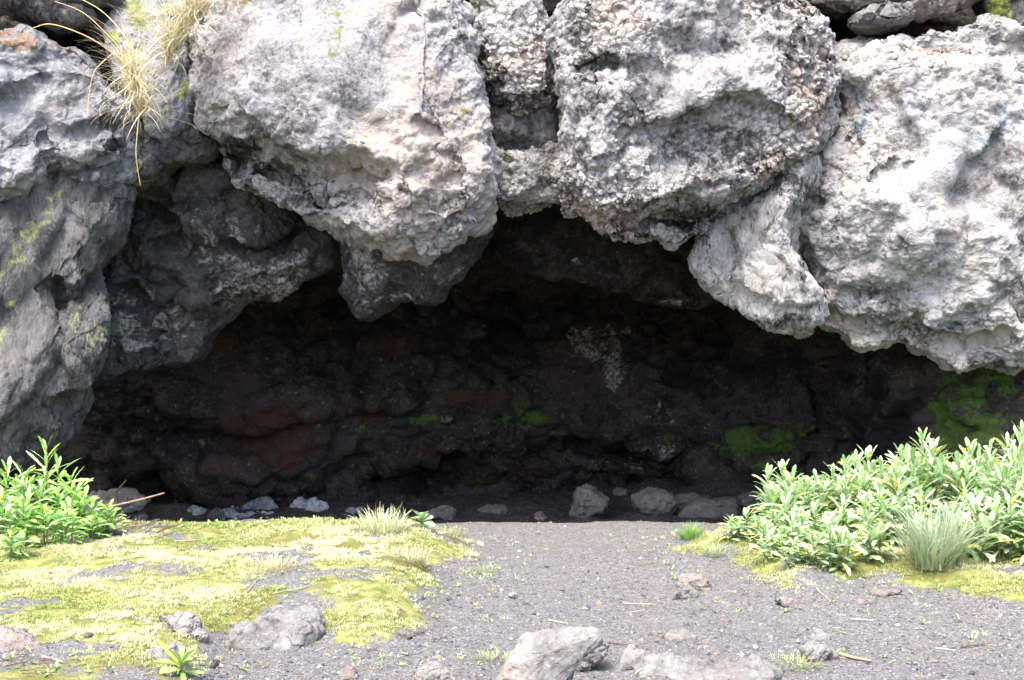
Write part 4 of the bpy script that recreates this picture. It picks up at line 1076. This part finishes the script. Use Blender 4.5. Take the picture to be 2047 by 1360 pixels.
lying('short tan straw above the large pale boulder', (1255, 1230), (1288, 1224), 0.004, PALE, seed=9)
lying('dark reddish twig right of the large pale boulder', (1208, 1286), (1275, 1296), 0.007, RED, seed=10)
lying('pale straw leaning over the flat bedrock slab', (1270, 1352), (1295, 1338), 0.005, PALE, seed=11)
lying('long thin straw between the two grass patches at right', (1632, 1180), (1660, 1208), 0.004, PALE, seed=12)
lying('white thin straw on the right gravel', (1700, 1243), (1745, 1245), 0.004, (0.5, 0.48, 0.44), seed=13)
lying('brown stick by the right edge of the gravel', (1920, 1300), (1975, 1292), 0.006, BR, seed=14)
lying('grey straw by the right edge of the gravel', (1870, 1302), (1910, 1306), 0.005, (0.4, 0.39, 0.37), seed=15)
lying('curled dead leaf stalk next to the rusty stone', (1678, 1312), (1740, 1326), 0.012, (0.36, 0.22, 0.12), seed=16)
lying('tan straw in the moss at the lower left', (85, 1318), (125, 1330), 0.007, (0.5, 0.32, 0.2), seed=17)
lying('thin straw along the far edge of the moss', (350, 1086), (418, 1078), 0.006, PALE, seed=18)
lying('second thin straw along the far edge of the moss', (270, 1082), (330, 1072), 0.005, (0.3, 0.2, 0.14), seed=19)
rg = random.Random(5)
for k in range(16):
    x, y = rg.uniform(205, 320), rg.uniform(1048, 1076); a = rg.uniform(-0.5, 0.5)
    lying('brown dead stem littering the foot of the left plants', (x, y), (x + 45 * math.cos(a), y + 9 * math.sin(a) - 3), rg.uniform(.004, .008), BR if k % 3 else RED, lift=rg.uniform(.005, .05), bend=0.15, seed=30 + k, group='dead stems under the left plants', endlift=rg.uniform(0, .06))
for k in range(14):
    x, y = rg.choice([rg.uniform(1950, 2060), rg.uniform(1590, 1650)]), rg.uniform(1082, 1126); a = rg.uniform(-0.6, 0.6)
    lying('brown dead stem littering the foot of the right plants', (x, y), (x + 50 * math.cos(a), y + 9 * math.sin(a) - 3), rg.uniform(.004, .008), BR, lift=rg.uniform(.005, .05), bend=0.15, seed=60 + k, group='dead stems under the right plants', endlift=rg.uniform(0, .06))
for k in range(14):
    x, y = rg.uniform(5, 130), rg.uniform(1318, 1356); a = rg.uniform(-1, 1)
    lying('reddish dead stem in the lower left corner', (x, y), (x + 32 * math.cos(a), y + 10 * math.sin(a)), rg.uniform(.003, .006), RED, lift=rg.uniform(.005, .03), bend=0.15, seed=90 + k, group='dead stems in the lower left corner')

# ------------------------------------------------------------------ leafy plants
def leaf_geo(L, W, fold, curve, nseg=12, wob=0.10):
    """lance shaped leaf with a scalloped edge, along +X, arching by curve; returns verts, quads, t"""
    t = np.linspace(0, 1, nseg + 1)
    wid = W * 0.5 * (0.40 + 0.60 * np.clip(t / 0.7, 0, 1) ** 0.9) * np.sqrt(np.clip(1 - (np.clip(t - 0.66, 0, 1) / 0.345) ** 2, 0, 1))
    sc = 1 + wob * np.where(np.arange(nseg + 1) % 2 == 0, 1, -1)
    ang = -curve * t
    ds = L / nseg
    x = np.concatenate([[0], np.cumsum(np.cos(ang[:-1]) * ds)]); z = np.concatenate([[0], np.cumsum(np.sin(ang[:-1]) * ds)])
    nx, nz = -np.sin(ang), np.cos(ang)
    V = []
    for sgn, k in ((1, 1.0), (1, 0.5), (0, 0), (-1, 0.5), (-1, 1.0)):
        e_ = wid * (sc if k == 1.0 else 1) * k
        up = fold * e_ * (0.8 if k == 1 else 1.0)
        V.append(np.stack([x + nx * up, sgn * e_, z + nz * up + (0.05 * W * np.cos(np.arange(nseg + 1) * 2.2 + sgn) if k == 1 else 0)], 1))
    V = np.stack(V, 1).reshape(-1, 3)
    b = (5 * np.arange(nseg))[:, None] + np.arange(4)[None]
    Q = np.stack([b, b + 1, b + 6, b + 5], -1).reshape(-1, 4)
    mid = np.tile(np.array([0, 0.2, 1.0, 0.2, 0]), nseg + 1)
    return V, Q, np.repeat(t, 5), mid

def make_plant(seed, H, nst, nleaf, L, W, palette, flowers, spread, label):
    rng = np.random.RandomState(seed)
    root = bpy.data.objects.new('leafy_plant', None)
    COL.objects.link(root)
    FV, FQ, FC, SV, SQ, heads = [], [], [], [], [], []
    nf = ns = 0
    for k in range(nst):
        az = rng.uniform(0, 2 * math.pi) if nst > 1 else 0
        lean = rng.uniform(0.05, 0.45) * (0.25 if k == 0 else 1)
        h = H * (1.0 if k == 0 else rng.uniform(0.55, 0.9))
        b0 = np.array([math.cos(az), math.sin(az), 0]) * spread * (0 if k == 0 else rng.uniform(0.2, 1))
        tt = np.linspace(0, 1, 9)
        ctr = b0 + np.stack([math.cos(az) * math.sin(lean) * h * tt * (1 - 0.3 * tt), math.sin(az) * math.sin(lean) * h * tt * (1 - 0.3 * tt), h * tt], 1)
        rad = np.linspace(0.0065, 0.003, 9)
        th = np.linspace(0, 2 * math.pi, 7)[:-1]
        ring = ctr[:, None] + rad[:, None, None] * np.stack([np.cos(th), np.sin(th), 0 * th], -1)[None]
        i = np.arange(54).reshape(9, 6) + ns
        SV.append(ring.reshape(-1, 3)); ns += 54
        SQ.append(np.stack([i[:-1], np.roll(i[:-1], -1, 1), np.roll(i[1:], -1, 1), i[1:]], -1).reshape(-1, 4))
        n = int(nleaf * rng.uniform(0.85, 1.15))
        for j in range(n):
            f = (j + 0.5) / n
            hh = 0.06 + 0.94 * f ** 0.8
            p = np.array([np.interp(hh, tt, ctr[:, q]) for q in range(3)])
            a = j * 2.39996 + rng.normal(0, 0.25)
            el = math.radians(np.interp(f, [0, 0.5, 0.85, 1], [5, 32, 50, 78]) + rng.normal(0, 9))
            l = L * np.interp(f, [0, 0.35, 0.8, 1], [0.6, 1.0, 0.8, 0.45]) * rng.uniform(0.65, 1.2)
            V, Q, t, mid = leaf_geo(l, W * rng.uniform(0.8, 1.15) * (0.6 + 0.4 * l / L), rng.uniform(0.05, 0.35), rng.uniform(0.1, 1.3) * (1.2 - 0.6 * f))
            roll = rng.normal(0, 0.25)
            cr, sr = math.cos(roll), math.sin(roll)
            V = V @ np.array([[1, 0, 0], [0, cr, sr], [0, -sr, cr]])
            ce, se = math.cos(el), math.sin(el)
            V = V @ np.array([[ce, 0, se], [0, 1, 0], [-se, 0, ce]])
            ca, sa = math.cos(a), math.sin(a)
            V = V @ np.array([[ca, sa, 0], [-sa, ca, 0], [0, 0, 1]]) + p
            c = np.array(palette[rng.randint(len(palette))]) * rng.uniform(0.85, 1.15)
            old = 1 - f
            C = c[None] * (1 + 0.35 * mid[:, None]) * (1 + 0.1 * (t[:, None] - 0.5))
            if rng.rand() < 0.06 * old * 2:
                C = C * np.array([1.5, 1.1, 0.6])
            FV.append(V); FQ.append(Q + nf); nf += len(V)
            FC.append(np.concatenate([C, np.ones((len(C), 1))], 1))
        heads.append(ctr[-1])
    me = mesh_from('foliage', np.concatenate(FV), np.concatenate(FQ)); set_attr(me, 'tone', np.concatenate(FC))
    link('foliage', me, M['leaf'], root)
    sv = np.concatenate(SV)
    me = mesh_from('stem', sv, np.concatenate(SQ)); set_attr(me, 'tone', np.tile([0.16, 0.20, 0.08, 1], (len(sv), 1)))
    link('stem', me, M['leaf'], root)
    for q in range(flowers):
        hd = heads[q % len(heads)] + np.array([rng.normal(0, 0.03), rng.normal(0, 0.03), rng.uniform(-0.02, 0.035)])
        D, Q = quad_sphere(4)
        D = D * (1 + 0.25 * (np.round(np.arctan2(D[:, 1], D[:, 0]) * 4) % 2))[:, None]
        me = mesh_from('flower_head', D * np.array([.009, .009, .007]), Q); set_attr(me, 'tone', np.tile([0.62, 0.36, 0.02, 1], (len(D), 1)))
        link('flower_head', me, M['leaf'], root, loc=hd)
    return root

def copy_tree(o):
    c = o.copy(); COL.objects.link(c)
    for ch in o.children:
        d = ch.copy(); COL.objects.link(d); d.parent = c
    return c

PAL_R = [(0.36, 0.48, 0.25), (0.31, 0.44, 0.20), (0.41, 0.52, 0.31), (0.26, 0.39, 0.15)]
PAL_L = [(0.28, 0.47, 0.12), (0.33, 0.52, 0.17), (0.22, 0.40, 0.09), (0.37, 0.52, 0.25)]
protoR = [make_plant(200 + k, h, ns, nl, L, W, PAL_R, fl, sp, '') for k, (h, ns, nl, L, W, fl, sp) in enumerate((
    (0.60, 5, 36, 0.21, 0.033, 1, .07), (0.56, 6, 33, 0.20, 0.032, 0, .10), (0.46, 6, 33, 0.20, 0.033, 2, .10), (0.36, 6, 28, 0.18, 0.034, 1, .10), (0.26, 5, 18, 0.15, 0.035, 0, .09)))]
protoL = [make_plant(300 + k, h, ns, nl, L, W, PAL_L, fl, sp, '') for k, (h, ns, nl, L, W, fl, sp) in enumerate((
    (0.52, 3, 22, 0.23, 0.034, 2, .06), (0.40, 4, 20, 0.21, 0.034, 3, .08), (0.26, 4, 16, 0.17, 0.042, 2, .07)))]
used = set()
def put_plant(protos, bx, by, top, label, group, seed, Y=None):
    rng = random.Random(seed)
    p = ground_pt(bx, by)
    if p[1] > 9.7:
        p = at(bx, by, 9.6); p[2] = ground_z(p[0], p[1])[0]
    h = (at(bx, top, p[1])[2] - p[2]) / 1.06
    pr = min(protos, key=lambda o: abs(HGT[o.name] - h) + rng.uniform(0, .06))
    o = pr if pr.name not in used else copy_tree(pr)
    used.add(pr.name)
    s = h / HGT[pr.name]
    o.location = p - np.array([0, 0, 0.01]); o.rotation_euler = (0, 0, rng.uniform(0, 6.28))
    sxy = max(min(s, 1.15), 0.7)
    o.scale = (sxy, sxy, s)
    tag(o, label, 'plant', group)
HGT = {o.name: h for o, h in zip(protoR + protoL, (0.60, 0.56, 0.46, 0.36, 0.26, 0.52, 0.40, 0.26))}
TOPX = [1430, 1470, 1500, 1540, 1570, 1600, 1650, 1700, 1750, 1800, 1840, 1880, 1920, 1960, 2000, 2040, 2140]
TOPY = [1050, 1035, 1010, 958, 922, 930, 950, 915, 905, 892, 858, 885, 905, 875, 890, 850, 865]
RG = 'leafy plants of the right clump'
sd_ = 0
ORD = 'first second third fourth fifth sixth seventh eighth ninth tenth eleventh'.split()
special = {(3, 1840): 'tallest leafy plant of the right clump, its pale shoot standing against the mossy wall', (3, 2040): 'tall leafy plant at the right edge of the picture with upright serrated leaves'}
rows = [(3, 1036, 0, [1560, 1625, 1690, 1745, 1795, 1840, 1885, 1935, 1985, 2040, 2095], 'tall plant in the back row of the right clump'),
        (2, 1062, 22, [1530, 1580, 1640, 1700, 1760, 1815, 1860, 1915, 1970, 2020, 2075], 'plant in the second row of the right clump'),
        (1, 1088, 70, [1510, 1570, 1625, 1690, 1755, 1800, 1930, 1985, 2050], 'plant in the third row of the right clump'),
        (0, 1112, 112, [1590, 1660, 1735, 1945, 2010, 2070], 'low plant in the front row of the right clump')]
for r, by, dtop, xs_, lab in rows:
    for x in xs_:
        sd_ += 1
        rr_ = random.Random(sd_)
        top = np.interp(x, TOPX, TOPY) + dtop + rr_.uniform(-8, 14)
        put_plant(protoR, x + rr_.uniform(-8, 8), by + rr_.uniform(-6, 6), min(top, by - 55), special.get((r, x), lab + ', ' + ORD[xs_.index(x)] + ' from the cave path'), RG, sd_)
for x, by, top, lab in ((1462, 1076, 1032, 'smallest round leaved plant at the left tip of the right clump'), (1494, 1074, 1020, 'small leafy plant just inside the left tip of the right clump'), (1660, 1140, 1040, 'leafy plant with long upright leaves at the front edge of the right clump'),
                        (1545, 1118, 1062, 'low pale plant on the soil edge left of the brown stems'), (1590, 1132, 1080, 'low pale plant nearest the path at the front of the right clump')):
    sd_ += 1
    put_plant(protoR, x, by, top, lab, RG, sd_)
LGp = 'leafy plants of the left clump'
for x, by, top, lab in ((92, 1055, 884, 'tallest plant of the left clump with arching leaves above the rest'), (20, 1050, 930, 'leafy plant at the left edge in the back of the left clump'), (55, 1062, 935, 'leafy plant between the edge and the tallest left plant'),
                        (140, 1058, 945, 'leafy plant with yellow buds right of the tallest left plant'), (165, 1066, 985, 'leafy plant in front of the flat pale rock'), (215, 1070, 1008, 'small separate plant with brown stalks at the right of the left clump'),
                        (5, 1080, 985, 'leafy plant low at the left edge of the left clump'), (45, 1092, 1000, 'leafy plant at the front of the left clump next to the edge'), (90, 1092, 1010, 'greyish leafy plant in the middle front of the left clump'),
                        (130, 1088, 1015, 'leafy plant at the front right of the left clump'), (25, 1118, 1060, 'low plant in front of the left clump with drooping leaves'), (-30, 1070, 940, 'leafy plant mostly cut off by the left edge'), (185, 1078, 1030, 'low sprawling plant among the brown stems on the left')):
    sd_ += 1
    put_plant(protoL, x, by, top, lab, LGp, sd_)
for pr in protoR + protoL:
    if pr.name not in used:
        for ch in list(pr.children):
            bpy.data.objects.remove(ch)
        bpy.data.objects.remove(pr)
ros = make_plant(400, 0.05, 1, 22, 0.17, 0.034, [(0.24, 0.36, 0.09), (0.3, 0.4, 0.14)], 0, 0.01, '')
ros.name = 'rosette_plant'
ros.location = ground_pt(362, 1352)
tag(ros, 'small bright rosette plant growing alone against the white split rock', 'plant')
bl = make_plant(401, 0.06, 1, 16, 0.11, 0.05, [(0.28, 0.36, 0.2), (0.24, 0.34, 0.15)], 0, 0.01, '')
bl.name = 'rosette_plant'
bl.location = ground_pt(842, 1056)
tag(bl, 'broad leaved low rosette beside the pale grass tuft on the bank', 'plant')

# ------------------------------------------------------------------ ground cover
def moss_at(x, y):
    P = np.stack([x, y, ground_z(x, y)], 1)
    bank = np.maximum(poly_sd(x, y, LEFT_BANK), poly_sd(x, y, RIGHT_BANK))
    n1 = fbm(P * 2.3 + 31, 4)
    m = sstep(-0.08, 0.16, bank + 0.16 * n1) * sstep(-0.5, 0.35, n1 + 0.22) * sstep(10.7, 9.9, y)
    return P, m, bank, n1

def short_grass():
    rng = np.random.RandomState(77)
    N = 110000
    x = rng.uniform(-4.2, 4.2, N); y = rng.uniform(5.4, 10.5, N)
    inside = np.abs(x) < y * 0.40
    x, y = x[inside], y[inside]
    P, m, bank, n1 = moss_at(x, y)
    n2 = fbm(P * 5 + 3, 3); n3 = fbm(P * 1.3 + 80, 3)
    keep = rng.rand(len(x)) < m * sstep(-0.30, 0.3, n2 + 0.12) + 0.012 * (bank > -0.5)
    x, y, P, n3, n2 = x[keep], y[keep], P[keep], n3[keep], n2[keep]
    K = 9
    n = len(x)
    base = np.repeat(P, K, 0); r = 0.016 * np.sqrt(rng.rand(n * K)); a = rng.uniform(0, 6.283, n * K)
    base[:, 0] += r * np.cos(a); base[:, 1] += r * np.sin(a)
    base[:, 2] += 0.002
    pale = np.clip(0.5 + 1.0 * n3 + rng.normal(0, 0.15, n), 0, 1)
    c1 = np.array([0.28, 0.34, 0.09])[None] * (1 - pale[:, None]) + np.array([0.70, 0.67, 0.42])[None] * pale[:, None]
    c1 = c1 * rng.uniform(0.85, 1.3, (n, 1))
    c1 = np.repeat(c1, K, 0)
    L = np.repeat(rng.uniform(0.012, 0.032, n) * (0.8 + 0.5 * pale), K) * rng.uniform(0.6, 1.2, n * K)
    V, Q, C = blades(base, a + rng.normal(0, .4, n * K), rng.uniform(0.15, 1.25, n * K), L * 0.72, np.full(n * K, 0.0042), rng.uniform(0, 0.6, n * K), c1 * 0.7, c1, 2)
    me = mesh_from('short_grass', V, Q); set_attr(me, 'tone', C)
    tag(link('short_grass', me, M['blade']), 'short yellow green grass and moss cushions covering the banks', 'grass', kind='stuff')
short_grass()

def gravel():
    rng = np.random.RandomState(99)
    N = 42000
    y = 5.4 + 5.0 * rng.rand(N) ** 1.3; x = rng.uniform(-0.41, 0.41, N) * y
    P, m, bank, n1 = moss_at(x, y)
    keep = rng.rand(N) < (1 - m) * np.where(bank > 0.1, 0.35, 1.0) * (0.25 + 0.75 * sstep(9.4, 7.6, y))
    P = P[keep]; n = len(P)
    s = np.exp(rng.normal(math.log(0.0036), 0.6, n)).clip(0.002, 0.022)
    o = np.array([[1, 0, 0], [-1, 0, 0], [0, 1, 0], [0, -1, 0], [0, 0, 1], [0, 0, -1]], float)
    V = o[None] * rng.uniform(0.6, 1.35, (n, 6, 1)) + rng.normal(0, 0.18, (n, 6, 3))
    a = rng.uniform(0, 6.28, n)
    ca, sa = np.cos(a)[:, None], np.sin(a)[:, None]
    V = np.stack([V[..., 0] * ca - V[..., 1] * sa, V[..., 0] * sa + V[..., 1] * ca, V[..., 2] * 0.7], -1)
    V = V * s[:, None, None] + P[:, None] + np.array([0, 0, 0.001])
    T = np.array([[0, 2, 4], [2, 1, 4], [1, 3, 4], [3, 0, 4], [2, 0, 5], [1, 2, 5], [3, 1, 5], [0, 3, 5]])
    F = (np.arange(n) * 6)[:, None, None] + T[None]
    g = rng.choice(7, n, p=[.34, .28, .16, .10, .05, .04, .03])
    pal = np.array([(.08, .077, .082), (.13, .126, .13), (.05, .048, .05), (.19, .185, .185), (.30, .295, .29), (.20, .15, .12), (.24, .14, .10)])
    c = pal[g] * rng.uniform(0.9, 1.35, (n, 1))
    me = mesh_from('gravel', V.reshape(-1, 3), None, F.reshape(-1, 3), smooth=False)
    set_attr(me, 'tone', np.concatenate([np.repeat(c, 6, 0), np.ones((n * 6, 1))], 1))
    tag(link('gravel', me, M['pebble']), 'grey volcanic gravel scattered over the path', 'gravel', kind='stuff')
gravel()

def seedlings():
    rng = np.random.RandomState(123)
    FV, FQ, FC, nf = [], [], [], 0
    spots = [(rng.uniform(300, 690), rng.uniform(1040, 1062), 1.0) for _ in range(50)] + [(rng.uniform(880, 1080), rng.uniform(1095, 1190), .8) for _ in range(14)] \
        + [(rng.uniform(1380, 2047), rng.uniform(1170, 1350), .8) for _ in range(22)] + [(rng.uniform(700, 1000), rng.uniform(1220, 1356), .7) for _ in range(14)] + [(rng.uniform(1320, 1420), rng.uniform(1060, 1160), .7) for _ in range(24)] \
        + [(rng.uniform(0, 500), rng.uniform(1230, 1356), .8) for _ in range(40)]
    for px, py, sc in spots:
        p = ground_pt(px, py)
        for j in range(rng.randint(3, 8)):
            V, Q, t, mid = leaf_geo(rng.uniform(.02, .05) * sc, rng.uniform(.006, .014) * sc, .2, rng.uniform(0, .8), 4, 0)
            el = rng.uniform(.1, 1.1); a = rng.uniform(0, 6.28)
            ce, se, ca, sa = math.cos(el), math.sin(el), math.cos(a), math.sin(a)
            V = V @ np.array([[ce, 0, se], [0, 1, 0], [-se, 0, ce]]) @ np.array([[ca, sa, 0], [-sa, ca, 0], [0, 0, 1]]) + p + np.array([0, 0, .003])
            c = np.array([(.2, .36, .1), (.28, .38, .14), (.34, .4, .16)][rng.randint(3)]) * rng.uniform(.8, 1.1)
            FV.append(V); FQ.append(Q + nf); nf += len(V); FC.append(np.tile([*c, 1], (len(V), 1)))
    me = mesh_from('seedling_cover', np.concatenate(FV), np.concatenate(FQ)); set_attr(me, 'tone', np.concatenate(FC))
    tag(link('seedling_cover', me, M['leaf']), 'tiny green seedlings sprinkled over the gravel and bank edges', 'seedlings', kind='stuff')
seedlings()
